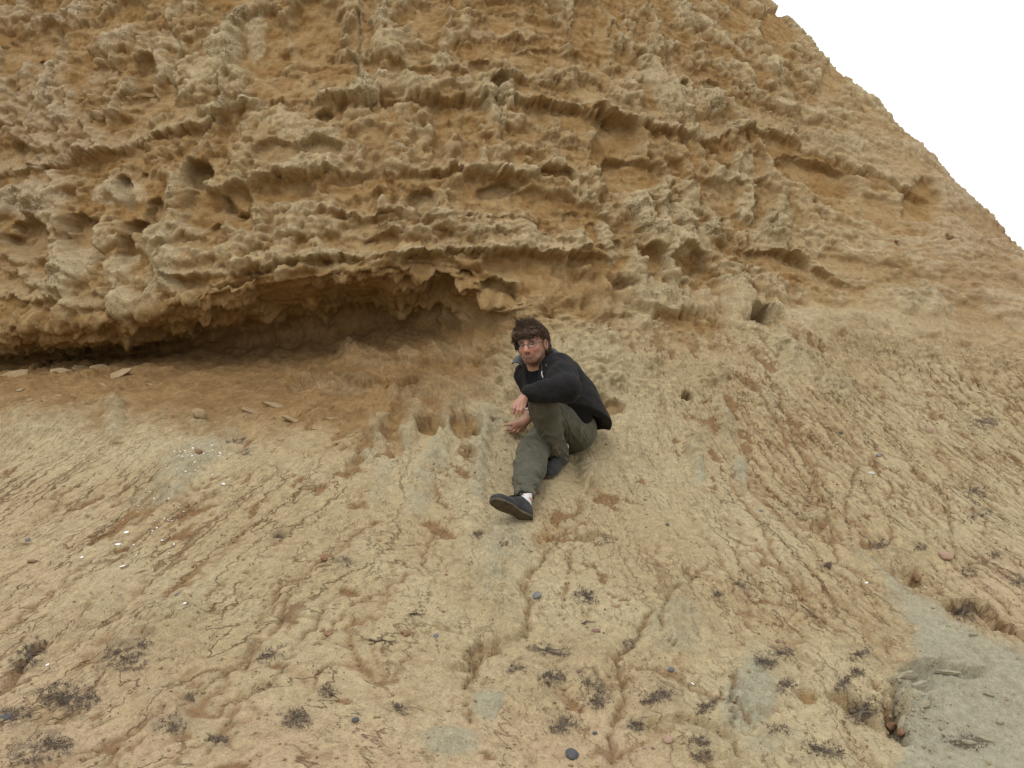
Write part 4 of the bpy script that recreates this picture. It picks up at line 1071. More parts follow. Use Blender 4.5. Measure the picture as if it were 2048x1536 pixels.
for i in range(1500):
    th = rr.uniform(-math.pi, math.pi); el = rr.uniform(-.1, 1.45)
    x = .088 * math.cos(el) * math.sin(th); z = .104 * math.cos(el) * math.cos(th) - .02; y = .045 + .086 * math.sin(el)
    if z > .055 and y < .062: continue
    if abs(x) < .06 and z > .03 and y < .06: continue
    p = np.array([x, y, z]); n = p - np.array([0, .03, -.02]); n /= np.linalg.norm(n)
    d = np.array([-.45, -.4, .35 if z > 0 else -.2]) + rr.normal(0, .20, 3)
    if y > .108: d = np.array([-.7, .25, .15]) + rr.normal(0, .4, 3)
    if abs(x) > .07 and z < .06: d = np.array([0.05 * np.sign(x), -1, .1]) + rr.normal(0, .25, 3)
    d -= n * (d @ n) * .85; d /= np.linalg.norm(d)
    if abs(x) > .075 and y < .03 and -.04 < z < .03: continue
    L = rr.uniform(.035, .075)
    if x > .06 and z > -.06: L = rr.uniform(.015, .03)
    pts = [p + n * .002 + d * L * t + n * (.006 * math.sin(math.pi * min(t * .8, 1)) + rr.uniform(-.003, .010 if rr.rand() < .3 else .005) * t) for t in np.linspace(0, 1, 5)]
    paths.append([H(*q) for q in pts]); w = rr.uniform(.0012, .0026)
    rads.append([w * .6, w, w, w * .7, w * .12])
for i in range(60):        # the tuft the wind lifts, and the fringe
    b = np.array([-.03 + rr.normal(0, .016), .118, .015 + rr.normal(0, .015)])
    d = np.array([-.35 + rr.normal(0, .35), 1, .1 + rr.normal(0, .3)]); d /= np.linalg.norm(d)
    L = rr.uniform(.025, .058)
    paths.append([H(*(b + d * L * t + np.array([-.012 * t * t, 0, 0]))) for t in np.linspace(0, 1, 4)]); rads.append([.0022, .0022, .0016, .0004])
for i in range(110):
    x = rr.uniform(-.068, .066)
    b = np.array([x, .085, .082 - 3.2 * x * x]); e = np.array([x - .016 + rr.normal(0, .011), .046 - .014 * (x > .015) + .010 * math.sin(x * 120) + rr.uniform(-.010, .010), .092 - 4.2 * x * x])
    paths.append([H(*(b * (1 - t) + e * t + np.array([0, 0, .008 * math.sin(math.pi * t)]))) for t in np.linspace(0, 1, 5)]); rads.append([.003, .0034, .003, .002, .0005])
for i in range(24):        # side hair by the cheek and over the ear
    s = -1 if i < 14 else 1
    b = np.array([s * .084, .05, .035 - .004 * i if s < 0 else -.01 - .004 * (i - 14)]); L = (.08 if s < 0 else .022) * rr.uniform(.7, 1.1)
    paths.append([H(*(b + np.array([s * .006 * math.sin(3 * t), -L * t, .012 * t]))) for t in np.linspace(0, 1, 5)]); rads.append([.005, .006, .005, .0035, .0006])
lk = tubes_obj('hair_locks', paths, rads, M_HAIR, hair)
lk['kind'] = 'stuff'

# spectacles
def rim(s):
    pts = []
    for a in np.linspace(0, 2 * math.pi, 21):
        ca_, sa_ = math.cos(a), math.sin(a)
        x = s * .034 + .0255 * math.copysign(abs(ca_) ** .6, ca_); y = -.001 + .0145 * math.copysign(abs(sa_) ** .7, sa_)
        pts.append((x, y, .104 - 4.5 * (x * x)))
    return pts
fr_p, fr_r = [], []
for s in (-1, 1):
    rp = rim(s); fr_p.append([H(*q) for q in rp]); fr_r.append([.0011] * len(rp))
    fr_p.append([H(s * .0595, .006, .0885), H(s * .074, .007, .06), H(s * .081, .007, .0), H(s * .082, .002, -.018)]); fr_r.append([.0013] * 4)
fr_p.append([H(-.0088, .003, .1037), H(0, .007, .108), H(.0088, .003, .1037)]); fr_r.append([.0012] * 3)
glasses = tubes_obj('glasses', fr_p, fr_r, M_FRAME, person, 6)
for s in (-1, 1):
    rp = np.array([H(*q) for q in rim(s)[:-1]]); c = rp.mean(0)
    v = np.concatenate([rp, rp + Fz * .0012, [c], [c + Fz * .0012]]); k = len(rp)
    f = []
    for i in range(k):
        j = (i + 1) % k
        f += [(i, j, k + j, k + i)]
    me_ = bpy.data.meshes.new('lens')
    me_.from_pydata((v - ORG).tolist(), [], f + [(2 * k, (i + 1) % k, i) for i in range(k)] + [(2 * k + 1, k + i, k + (i + 1) % k) for i in range(k)])
    link('lens', me_, M_LENS, glasses)

# trousers
tr = Solid()
tr.ell(pelvis + np.array([.0, .01, -.02]), [.155, .15, .145], None, .06)
tr.chain([hipL, hipL * .45 + knL * .55, knL], [.108, .088, .079], .025, (.016, 16, 1.6, 3))
tr.chain([knL, J(1101, 866, 5.745), J(1113, 898, 5.83), J(1118, 914, 5.87)], [.080, .072, .062, .058], .012, (.017, 18, 1.5, 11))
tr.chain([hipR, hipR * .4 + knR * .6, knR], [.100, .092, .090], .010, (.014, 15, 1.6, 23))
tr.chain([knR, J(1060, 936, 5.615), J(1052, 968, 5.50), J(1050, 989, 5.42)], [.090, .091, .068, .054], .012, (.017, 22, 1.3, 31))
tr.cap(knL + np.array([-.01, -.02, .02]), knL, .07, .07, .03)
# open cuffs
tr.cap(J(1050, 989, 5.42), anR + (anR - J(1050, 989, 5.42)) * 2.2, .041, .046, .004, None, 's')
solid_obj('trousers', tr, .0042, M_TROUS, person)

# shirt and jacket
sh = Solid()
sh.chain([chest + np.array([0, .0, -.02]), waist, pelvis], [.137, .13, .13], .06, (.006, 14, 1.3, 41))
sh.cap(chest, neckb + np.array([0, .02, -.025]), .12, .068, .05)
solid_obj('shirt', sh, .006, M_SHIRT, person)

jk = Solid()
hemc = J(1160, 850, 6.02)
sp = (hemc - waist) / np.linalg.norm(hemc - waist)
jk.chain([chest, waist, hemc, hemc + (hemc - waist) * .5], [.150, .156, .163, .168], .06, (.012, 9, 1.2, 51))
jk.cap(J(1128, 750, 5.84), J(1150, 795, 5.98), .105, .122, .05, (.010, 8, 1.2, 55)).cap(J(1150, 795, 5.98), hemc + np.array([.02, .02, 0]), .122, .140, .06, (.010, 8, 1.2, 57))
hem_n = J(1170, 950, 6.0) - J(1150, 850, 6.03); hem_n /= np.linalg.norm(hem_n)
hem_n = hem_n * .92 + np.array([.0, -.25, 0])
jk.plane(J(1165, 851, 6.0), hem_n, .008)
jk.cap(waist * .3 + hemc * .7, hemc + sp * .3, .12, .150, .01, None, 's')
jk.cap(chest, neckb + np.array([0, .03, -.02]), .13, .078, .05)
jk.cap(shL * .8 + shR * .2, shR, .074, .064, .05).cap(chest, shL, .12, .085, .06)
jk.cap(J(1057, 722, 5.66), J(1052, 790, 5.70), .066, .056, .008, None, 's')
# sleeves
jk.chain([shL, shL * .5 + elL * .5, elL], [.088, .084, .076], .03, (.012, 13, 1.4, 61))
jk.chain([elL, elL * .5 + wrL * .5, wrL * .93 + elL * .07], [.076, .064, .048], .02, (.013, 18, 1.4, 71))
jk.chain([shR, elR, wrR * .42 + elR * .58], [.068, .062, .048], .04, (.008, 13, 1.4, 81))
jk.cap(wrL * .97 + elL * .03, wrL + (wrL - elL) * .5, .036, .04, .006, None, 's')
jacket = solid_obj('jacket', jk, .0046, M_JACKET, person)

# collar: a flared band folded open round the neck
nc = neckb + np.array([0, .012, .012]); ng = H(0, -.05, -.035) - neckb; ng /= np.linalg.norm(ng)
frontd = (tocam * .75 - sideways * .66); frontd -= ng * (frontd @ ng); frontd /= np.linalg.norm(frontd)
sided = np.cross(ng, frontd)
rows = []
for a in np.linspace(math.radians(62), math.radians(306), 40):
    dirv = frontd * math.cos(a) + sided * math.sin(a)
    bk = (1 - math.cos(a)) / 2
    row = []
    for t in np.linspace(0, 1, 6):
        r = .080 + .006 * t + (.062 - .030 * bk) * t ** 1.5 + .003 * math.sin(7 * a) * t
        z = -.012 + (.050 + .020 * bk) * math.sin(min(1, t * 1.25) * math.pi / 2) - .014 * t ** 3 * (1 - bk * .3)
        row.append(nc + dirv * r * (1.0 + .12 * abs(math.sin(a))) + ng * z)
    rows.append(row)
rows = np.array(rows); k = rows.shape[1]
inner = rows; nn = grid_normals(rows)
if (nn[20, 2] @ (rows[20, 2] - nc)) < 0: nn = -nn
outer = rows + nn * .007
gi = np.arange(40 * k).reshape(40, k); of = 40 * k
Qc = [np.stack([gi[:-1, :-1], gi[1:, :-1], gi[1:, 1:], gi[:-1, 1:]], -1).reshape(-1, 4), np.stack([gi[:-1, :-1], gi[:-1, 1:], gi[1:, 1:], gi[1:, :-1]], -1).reshape(-1, 4) + of]
bd = np.concatenate([gi[:, 0], gi[-1, 1:], gi[::-1, -1][1:], gi[0, ::-1][1:-1]]); b2 = np.roll(bd, -1)
Qc.append(np.stack([bd, b2, b2 + of, bd + of], -1))
link('collar', mesh_quads('collar', np.concatenate([inner.reshape(-1, 3), outer.reshape(-1, 3)]) - ORG, np.concatenate(Qc)), M_COLLAR, jacket)

def on_obj(px, py, objs):
    """nearest surface of the listed parts seen at a pixel"""
    d = Vector(ray(px, py)).normalized(); best = None
    for o in objs:
        ok, loc, nor, _ = o.ray_cast(Vector(CAM - ORG), d, distance=60)
        if ok and (best is None or (loc - Vector(CAM - ORG)).length < best[0]): best = ((loc - Vector(CAM - ORG)).length, np.array(loc) + ORG, np.array(nor))
    return (None, None) if best is None else best[1:]
bpy.context.view_layer.update()
# embroidered mark on the breast: a small upright stroke with a foot and a dot
def stitched(name, pts, r, mat, parent, objs):
    out = []
    for px, py in pts:
        p, n = on_obj(px, py, objs)
        if p is not None: out.append(p + n * .0015)
    if len(out) > 1: return tubes_obj(name, [out], [[r * .6] + [r] * (len(out) - 2) + [r * .5]], mat, parent, 5)
stitched('emblem', [(1084.5, 742), (1084, 745), (1083.6, 748), (1084.6, 750.5), (1085.6, 753), (1086.4, 756)], .0030, M_EMBL, jacket, [jacket])
zp = stitched('zip_pull', [(1173, 820), (1175, 823)], .0030, M_STEEL, jacket, [jacket])
stitched('zip', [(1082, 722), (1084, 732), (1084, 745), (1082, 757)], .0022, M_COLLAR, jacket, [jacket])
pt, nr = on_obj(1203, 838, [jacket])
if pt is not None:
    tubes_obj('hem_toggle', [[pt, pt + np.array([.004, -.012, -.028]), pt + np.array([.006, -.014, -.042])]], [[.002, .002, .007]], M_LACE, jacket, 6)

# shoes
def shoe(heel, toe, sole_n, ankle, sock):
    d = toe - heel; L = np.linalg.norm(d); d = d / L
    n = np.asarray(sole_n, float); n = n - d * (n @ d); n /= np.linalg.norm(n)         # out through the sole
    s = np.cross(n, d)
    A = np.stack([d, s, n])
    def p(x, y, z): return heel + np.array([x, y, z]) @ A
    u = Solid()
    u.ell(p(-.005, 0, -.012), [.045, .036, .042], A, .02)
    u.ell(p(.07, .0, -.018), [.07, .035, .040], A, .03)
    u.ell(p(.155, .004, .0), [.075, .046, .034], A, .03)
    u.ell(p(.205, .006, .004), [.045, .040, .026], A, .03)
    u.cap(p(.010, 0, -.02), p(.016, 0, -.048), .038, .040, .02)
    u.cap(p(.09, 0, -.035), p(.05, 0, -.056), .028, .030, .02)
    u.plane(p(0, 0, .016), n, .006)
    u.cap(p(.010, 0, -.066), p(.004, 0, -.15), .036, .040, .006, None, 's')
    so = solid_obj('shoe', u, .0036, M_SHOE, person)
    b = Solid()
    b.ell(p(0, 0, .012), [.050, .039, .05], A, .01).ell(p(.075, 0, .012), [.07, .034, .05], A, .03)
    b.ell(p(.155, .005, .012), [.075, .050, .05], A, .03).ell(p(.207, .006, .012), [.046, .041, .05], A, .02)
    b.plane(p(0, 0, .024), n, .004)
    b.plane(p(0, 0, .010), -n, .003)
    solid_obj('sole', b, .0034, M_SOLE, so)
    pl_, rl_ = [], []
    for i in range(4):
        x = .062 + .018 * i
        z = -.086 + .009 * i
        pl_.append([p(x, -.022, z + .008), p(x + .004, 0, z - .002), p(x, .022, z + .008)]); rl_.append([.0028] * 3)
    for sg in (-1, 1):
        pl_.append([p(.058, 0, -.090), p(.066, sg * .020, -.106), p(.054, sg * .036, -.104), p(.050, sg * .022, -.092), p(.058, 0, -.090)]); rl_.append([.003] * 5)
        pl_.append([p(.058, 0, -.090), p(.078, sg * .02, -.088), p(.092, sg * .034, -.070)]); rl_.append([.0026] * 3)
    tubes_obj('shoelace', pl_, rl_, M_LACE, so, 5)
    c = Solid(); c.cap(p(.010, 0, -.05), p(.004, 0, -.13), .0385, .0395, .01); c.plane(p(.0, 0, -.116 if sock else -.084), -n + d * .35, .003)
    solid_obj('sock', c, .004, M_SOCK, person)
    return so
shoe(heelR, toeR, np.array([-.42, -.70, -.52]), anR, True)
gn = np.array(hit(1105, 948)[1])
shoe(heelL, toeL, -gn, anL, False)

# wrist watch on the arm he leans on
wa = elR + (wrR - elR) * .66; wd = (wrR - elR) / np.linalg.norm(wrR - elR)
e1 = np.cross(wd, tocam); e1 /= np.linalg.norm(e1); e2 = np.cross(wd, e1)
ringp = [wa + .0335 * (e1 * math.cos(a) + e2 * math.sin(a)) for a in np.linspace(0, 2 * math.pi, 19)]
watch = tubes_obj('watch', [ringp], [[.005] * 19], M_STEEL, person, 6)
wf = Solid().ell(wa - e2 * .036, [.016, .016, .016], None, .004)
wf = Solid().cap(wa + tocam * .030, wa + tocam * .037, .014, .012, .004)
solid_obj('watch_case', wf, .003, M_STEEL, watch)
# ------------------------------------------------------------------ stones, shell chips, clay flakes, dry plants
def stone_mat(name, a, b, scale=40, rough=.8, bump=.4):
    t = NT(name); ob = t.coords('Object'); n = t.noise(ob, scale, 5, .65)
    n2 = t.noise(ob, scale * 6, 3, .6)
    c = t.mix(.4, t.ramp(n, [(.3, a + (1,)), (.7, b + (1,))]), t.ramp(n2, [(.35, (.7, .7, .7, 1)), (.65, (1.2, 1.2, 1.2, 1))]), 'MULTIPLY')
    return t.set(c, rough, t.bump(n2, bump, .003), .3)
MS = {'grey': stone_mat('grey_stone', (.13, .13, .13), (.19, .19, .185)), 'dark': stone_mat('dark_stone', (.055, .056, .06), (.10, .10, .10)),
      'blue': stone_mat('bluish_stone', (.115, .12, .125), (.165, .172, .178)), 'red': stone_mat('reddish_stone', (.16, .09, .068), (.23, .135, .10)),
      'pink': stone_mat('pinkish_stone', (.29, .185, .125), (.37, .255, .18)), 'brown': stone_mat('brown_clod', (.17, .095, .05), (.27, .16, .09)),
      'pale': stone_mat('pale_stone', (.42, .40, .33), (.55, .53, .46)), 'shell': stone_mat('white_shell', (.68, .67, .63), (.85, .84, .82), 60, .35, .15),
      'clay': stone_mat('pale_clay', (.23, .165, .082), (.33, .245, .135)), 'gclay': stone_mat('grey_clay', (.22, .195, .135), (.34, .305, .21)),
      'straw': stone_mat('dry_straw', (.35, .27, .15), (.5, .4, .24)), 'twig': stone_mat('dark_twig', (.045, .033, .024), (.09, .065, .045))}
def plant_mat():
    t = NT('withered_scrub'); ob = t.coords('Object'); n = t.noise(ob, 38, 4, .7)
    return t.set(t.ramp(n, [(.3, (.100, .080, .064, 1)), (.5, (.180, .145, .108, 1)), (.75, (.310, .250, .175, 1))]), .9, None, .15)
M_PLANT = plant_mat()
rs = np.random.RandomState(23)

def frame_at(px, py):
    l, n = hit(px, py)
    if l is None: return None
    p = np.array(l); n = np.array(n)
    x = np.array([1.0, 0, 0]); x = x - n * (x @ n); x /= np.linalg.norm(x)
    y = np.cross(n, x)
    return p, x, y, n
def stone_shape(rx, ry, rz, seed, lump=.18, angular=False, sub=2):
    bm = bmesh.new(); bmesh.ops.create_icosphere(bm, subdivisions=sub, radius=1)
    r_ = np.random.RandomState(seed)
    v = np.array([q.co[:] for q in bm.verts]); d = np.ones(len(v))
    if angular:
        for _ in range(9):
            n = r_.normal(size=3); n /= np.linalg.norm(n); h = r_.uniform(.55, .85)
            t = v @ n; over = t > h
            v[over] -= np.outer(t[over] - h, n)
    f = pn(v[:, 0] * 1.3 + seed, v[:, 1] * 1.3 + v[:, 2] * .9, seed % 40) + .5 * pn(v[:, 2] * 2.6 + seed, v[:, 0] * 2.2 - v[:, 1] * 1.7, seed % 31)
    v = v * (1 + lump * f)[:, None] * np.array([rx, ry, rz])
    for q, c in zip(bm.verts, v): q.co = c
    return bm
def stone(name, px, py, rx, ry, mat, label, cat, ang=0, thick=.55, sink=.3, group=None, angular=False, seed=None, sub=2, lump=.18):
    fr = frame_at(px, py)
    if fr is None: return None
    p, x, y, n = fr
    s = (p[1] * CT + (p[2] - CAM[2]) * ST) / FPX
    a, b = rx * s, ry * s * 1.25
    h = min(a, b) * thick
    me_ = bpy.data.meshes.new(name); bm = stone_shape(a, b, h, int(px * 7 + py * 3) % 1000 if seed is None else seed, lump, angular, sub); bm.to_mesh(me_); bm.free()
    o = link(name, me_, mat, None, not angular)
    M = Matrix((x, y, n)).transposed()
    o.matrix_world = Matrix.Translation(Vector(p + n * h * (1 - 2 * sink))) @ (M @ Matrix.Rotation(math.radians(ang), 3, 'Z')).to_4x4()
    return tag(o, label, cat, group)

for a in [
 (1073,1193,11,7.5,'grey','smooth grey oval pebble lying above the hollowed ledge in the middle of the slope',0),
 (872,1272,6,4,'blue','small blue grey pebble left of the hollowed ledge',10),
 (1143,1510,13,11,'dark','largest dark grey stone, at the bottom edge right of the middle',-35),
 (711,1440,8,5,'dark','dark bluish pebble beside a rill below the brown clods',15),
 (1190,1467,5.5,3.5,'dark','small dark pebble just right of the low dry plant above the bottom stone',0),
 (1192,1263,10,5,'red','flat dark red stone below the dry sprig and grey oval pebble',-20),
 (1342,1339,7,4.5,'blue','blue grey pebble at the end of a rill on the lower right slope',0),
 (1336,1480,11,7.5,'pink','flat pinkish stone sunk in the sand near the bottom edge',20),
 (1556,1283,5,4.5,'red','tiny dark red pebble above the dark scrub on the lower right',0),
 (1890,1113,16,9.5,'pink','largest pink cobble half buried at the right',0),
 (1857,863,10,8.5,'pink','round pinkish brown cobble on the upper right slope',10),
 (1743,947,9,3.5,'pale','pale elongated stone on the right slope',20),
 (1682,866,4.5,3.5,'dark','tiny dark pebble between rills on the right slope',0),
 (1757,912,6,4,'grey','small grey pebble above the pale elongated stone',0),
 (1158,1343,5,3.5,'red','tiny reddish brown pebble left of the dry scrub under the hollowed ledge',0),
 (353,1190,6,4.5,'grey','small angular grey stone below the white shell chips',20),
 (56,1080,5,4,'blue','small bluish stone near the left edge',0),
 (287,1262,9,3,'brown','thin brown stone chip left of the middle rills',-8),
 (6,1438,18,7,'dark','long dark stone cut by the left edge of the view',22),
 (1306,1497,4,3,'red','tiny red pebble beside the flat pinkish stone near the bottom',0),
 (1335,1050,4,3.5,'dark','tiny dark pebble by itself right of the stretched leg',0),
 (1522,1022,4,2.5,'blue','tiny bluish pebble in the middle of the right slope',0)]:
    stone('pebble', a[0], a[1], a[2], a[3], MS[a[4]], a[5], 'pebble', a[6], angular='angular' in a[5], sub=3 if a[2] > 9 else 2)
for a in [
 (652,1118,12,8,'angular red brown clod resting beside a small dry plant on the left slope',20),
 (655,1270,11,8,'red brown clod at the foot of a rill, lower than the other brown clods',10),
 (812,1268,11,7,'red brown clod between the two rills left of the hollowed ledge',-20),
 (398,830,15,10,'pale knobbly clod perched at the edge of the brown hollow floor',10),
 (398,903,10,4,'dark brown splinter of clay amid the white shell chips',-14),
 (65,1124,12,4,'dark brown flat lump near the left edge of the slope',6),
 (1645,1052,9,8,'ochre clod on the right slope above the grey clay',0),
 (1780,1452,14,9,'brown clod in the bottom of the broken pit at lower right',0),
 (1806,1466,11,10,'dark clod wedged at the lowest end of the broken pit',0),
 (1835,1157,8,7,'small dark clod in the gully above the grey clay',0)]:
    pale_ = 'pale' in a[4]
    stone('clod', a[0], a[1], a[2], a[3], MS['clay' if pale_ else 'brown'], a[4], 'clod', a[5], .7, .25, angular=not pale_, sub=3, lump=.3)

# shell chips: the larger ones singly described, the rest alike
for a in [(253,1065,5.5,3,'white shell chip, upper of the two largest on the left slope',15),(236,1089,6.5,2.8,'longest white shell chip, lower of the two largest on the left slope',5),(267,1090,4,1.6,'thin white shell chip just right of the longest one',0),
          (245,1133,7,2.6,'white shell chip with a sandy rim, lowest of the larger ones',12),(164,1115,3.5,3,'small white shell chip left of all the other larger ones',0),(370,1207,4,3,'white shell chip below the small angular grey stone',0),(95,1330,4.5,3,'white shell chip near the dry scrub at lower left',30),
          (1385,1368,4.5,3,'single white shell chip on the lower right slope',20),(1733,1166,4,2.5,'single white shell chip on the grey clay ridge at right',0),(447,968,4,2,'white shell chip at the lower right of the scattered chips',0)]:
    stone('shell_chip', a[0], a[1], a[2], a[3], MS['shell'], a[4], 'shell', a[5], .3, .1)
pts = []
for cx, cy, sx, sy, n in [(375,912,14,9,10),(410,905,22,14,13),(440,918,10,10,7),(365,948,14,6,6),(395,930,16,8,8),(300,985,14,9,5),(315,1040,30,26,8),(270,1075,30,20,5),(345,1100,26,12,4),(350,1010,12,10,3),(220,1160,40,20,3)]:
    for _ in range(n): pts.append((cx + rs.normal(0, sx), cy + rs.normal(0, sy), rs.uniform(.9, 2.5)))
proto = None
for px, py, r in pts:
    if proto is None:
        proto = stone('shell_chip', px, py, r * 1.3, r * .8, MS['shell'], 'tiny white shell chip scattered on the slope below the hollow at left', 'shell', rs.uniform(0, 180), .35, .05, 'tiny white shell chips scattered at left', sub=1, lump=.4)
        r0 = r; continue
    fr = frame_at(px, py)
    if fr is None: continue
    o = proto.copy(); COL.objects.link(o)
    p, x, y, n = fr
    n2_ = n + rs.normal(0, .35, 3); n2_ /= np.linalg.norm(n2_); x = x - n2_ * (x @ n2_); x /= np.linalg.norm(x); y = np.cross(n2_, x)
    o.matrix_world = Matrix.Translation(Vector(p + n * .0015)) @ (Matrix((x, y, n2_)).transposed() @ Matrix.Rotation(rs.uniform(0, 6.28), 3, 'Z')).to_4x4() @ Matrix.Diagonal((r / r0, r / r0 * rs.uniform(.6, 1.2), r / r0, 1))

# thin flakes and slabs of clay
def flake(name, px, py, rx, ry, ang, mat, label, cat='clay flake', tilt=10, thick=.010, group=None, lift=-.05):
    fr = frame_at(px, py)
    if fr is None: return None
    p, x, y, n = fr
    s = (p[1] * CT + (p[2] - CAM[2]) * ST) / FPX
    k = 11; r_ = np.random.RandomState(int(px * 3 + py))
    a = np.linspace(0, 2 * math.pi, k, endpoint=False) + r_.uniform(-.2, .2, k)
    rad = r_.uniform(.7, 1.1, k)
    ox = np.cos(a) * rad * rx * s; oy = np.sin(a) * rad * ry * s * 1.3
    bm = bmesh.new()
    t = thick
    top = [bm.verts.new((ox[i] * .86, oy[i] * .86, t * r_.uniform(.75, 1.1))) for i in range(k)]
    mid = [bm.verts.new((ox[i], oy[i], t * .45 + r_.uniform(-.1, .1) * t)) for i in range(k)]
    bot = [bm.verts.new((ox[i] * .9, oy[i] * .9, -t * .6)) for i in range(k)]
    ct_ = bm.verts.new((0, 0, t * 1.05))
    for i in range(k):
        j = (i + 1) % k
        bm.faces.new((top[i], top[j], ct_)); bm.faces.new((mid[i], mid[j], top[j], top[i])); bm.faces.new((bot[i], bot[j], mid[j], mid[i]))
    bm.faces.new(bot[::-1])
    me_ = bpy.data.meshes.new(name); bm.to_mesh(me_); bm.free()
    o = link(name, me_, mat, None, False)
    M = Matrix((x, y, n)).transposed() @ Matrix.Rotation(math.radians(ang), 3, 'Z') @ Matrix.Rotation(math.radians(tilt), 3, 'X')
    o.matrix_world = Matrix.Translation(Vector(p + n * t * lift)) @ M.to_4x4()
    return tag(o, label, cat, group)
for a in [(28,752,36,12,8,'broad pale clay flake on the hollow floor, nearest the left edge',8),(118,744,24,11,14,'rounded pale clay flake second from the left edge on the hollow floor',14),(162,737,17,8,30,'upturned pale clay flake between two flatter ones on the hollow floor',26),
          (200,735,20,5,28,'narrow slanting clay flake on the brown hollow floor',20),(238,748,30,10,6,'broad grey brown clay flake, rightmost of those on the hollow floor',6),(72,732,9,5,0,'small crumbly clay flake above the broad one at the left edge',10),
          (590,842,30,5,4,'long thin clay flake at the front edge of the hollow floor',6),(550,812,28,6,10,'flat clay flake lying on brown sand under the dark hollow',6),(497,822,18,4,12,'short clay flake left of the long thin one on brown sand',8)]:
    flake('clay_flake', a[0], a[1], a[2], a[3], a[4], MS['clay'], a[5], tilt=a[6])
for px, py, rx, ry in [(115,792,10,3),(150,793,12,3),(90,802,8,3),(140,808,9,3),(60,800,8,3),(130,820,8,3),(165,806,7,2.5),(40,780,10,3),(205,770,10,3),(300,770,8,2.5),(150,835,9,3),(80,830,8,3),(630,858,9,3),(660,838,10,3),(700,872,9,3),(560,880,9,3)]:
    flake('clay_flake', px, py, rx, ry, rs.uniform(-15, 25), MS['clay'], 'small thin clay flake strewn on the brown floor in front of the hollow', tilt=rs.uniform(5, 22), thick=.007, group='small clay flakes on the hollow floor')
for a in [(1815,1350,30,7,8,'long grey clay slab along the upper rim of the broken pit',18),(1838,1372,22,8,20,'grey clay slab lying across the middle of the broken pit',20),(1868,1390,26,9,24,'largest tilted grey clay slab at the right side of the broken pit',24),
          (1888,1343,30,5,4,'thin grey clay slab right of the pit rim',12),(1800,1392,18,8,-20,'grey clay slab on the left wall of the broken pit',30),(1806,1448,20,7,12,'grey clay slab near the lowest end of the pit',16),
          (1795,1425,12,6,40,'small grey clay slab among clods in the pit',20),(1850,1410,16,6,10,'small grey clay slab under the largest tilted one',14),(1946,1271,10,2.5,4,'thin dark clay sliver lying on the smooth grey clay',8),
          (2000,1447,10,4,4,'thick dark clay chip on the grey clay near the right edge',8),(1968,1480,24,5,-12,'crumbled clay slab at lower right, below the dark clay chip',10),(1935,1487,20,4,-8,'crumbled clay slab left of the other one at lower right',10),(1975,1390,14,5,0,'small flat slab on the grey clay right of the pit',8)]:
    flake('clay_slab', a[0], a[1], a[2], a[3], a[4], MS['gclay'], a[5], 'clay slab', a[6] * .7, .017, lift=-.15)

# withered cushion plants and lichen scrub
def scrub(px, py, rx, ry, ang, n, label, group=None, hgt=1.0):
    c, s_ = math.cos(math.radians(ang)), math.sin(math.radians(ang))
    paths, rads = [], []; bases = []
    for i in range(int(n * 1.05)):
        q = abs(rs.normal(0, .46)); th = rs.uniform(0, 6.283)
        if rs.rand() < .75: q = math.sqrt(rs.rand()) * 1.05
        dx, dy = q * rx * math.cos(th), q * ry * math.sin(th)
        ux, uy = px + dx * c + dy * s_, py - dx * s_ + dy * c
        if pn(np.array([ux / 13.]), np.array([uy / 9.]), 7)[0] < -.06: continue
        l, nr = hit(ux, uy)
        if l is None: continue
        p = np.array(l); nr = np.array(nr); bases.append(p)
        for b in range(3):
            d = nr * rs.uniform(.15, .9) + rs.normal(0, .65, 3); d /= np.linalg.norm(d)
            if d @ nr < .1: d = d + nr * (.25 - d @ nr)
            L = rs.uniform(.005, .014) * hgt
            k = d + rs.normal(0, .45, 3)
            st = p + rs.normal(0, .004, 3)
            paths.append([st - nr * .002, st + d * L * .55, st + d * L * .55 + k * L * .5]); w = rs.uniform(.0008, .0016)
            rads.append([w, w * .9, w * .4])
            if rs.rand() < .7:
                e = d + rs.normal(0, .8, 3); m = st + d * L * .5
                paths.append([m, m + e * L * .3, m + e * L * .5]); rads.append([w * .8, w * 1.1, w * .4])
    if not paths: return None
    org = np.mean(bases, 0)
    for b in bases[::2]:                                 # creeping stems that tie the cushion together
        mid = (org + b) / 2; paths.append([org, mid + rs.normal(0, .004, 3), b]); rads.append([.0011, .0010, .0008])
    V, F = tube_mesh(paths, rads, 3)
    o = link('dry_plant', mesh_quads('dry_plant', V - org, F), M_PLANT, None)
    o.location = org
    return tag(o, label, 'dry plant', group)
for a in PLANTS:
    scrub(*a)

# loose twigs
def twig(pts, r, mat, label, lift=.006):
    ps = []
    for branch in pts:
        ln = []
        for px, py in branch:
            l, n = hit(px, py)
            if l is not None: ln.append(np.array(l) + np.array(n) * lift * rs.uniform(.5, 1.6))
        if len(ln) > 1: ps.append(ln)
    org = ps[0][0]
    V, F = tube_mesh(ps, [np.linspace(r, r * .5, len(x)) for x in ps], 5)
    o = link('twig', mesh_quads('twig', V - org, F), mat, None); o.location = org
    return tag(o, label, 'twig')
twig([[(738,1281),(752,1284),(766,1282),(778,1285),(792,1284)],[(778,1285),(786,1292)],[(752,1284),(748,1290)],[(766,1282),(762,1276)]], .0032, MS['twig'], 'dark forked twig lying left of the hollowed ledge')
twig([[(1164,1250),(1172,1244),(1180,1245),(1190,1246)],[(1172,1244),(1168,1252)]], .003, MS['twig'], 'small crooked twig below the dry bush beside the grey oval pebble')
twig([[(64,1418),(74,1411),(84,1412),(92,1416)]], .003, MS['straw'], 'pale bent straw by the left edge stone')
twig([[(190,965),(194,975),(197,985)]], .0018, MS['straw'], 'thin pale straw on the left slope')
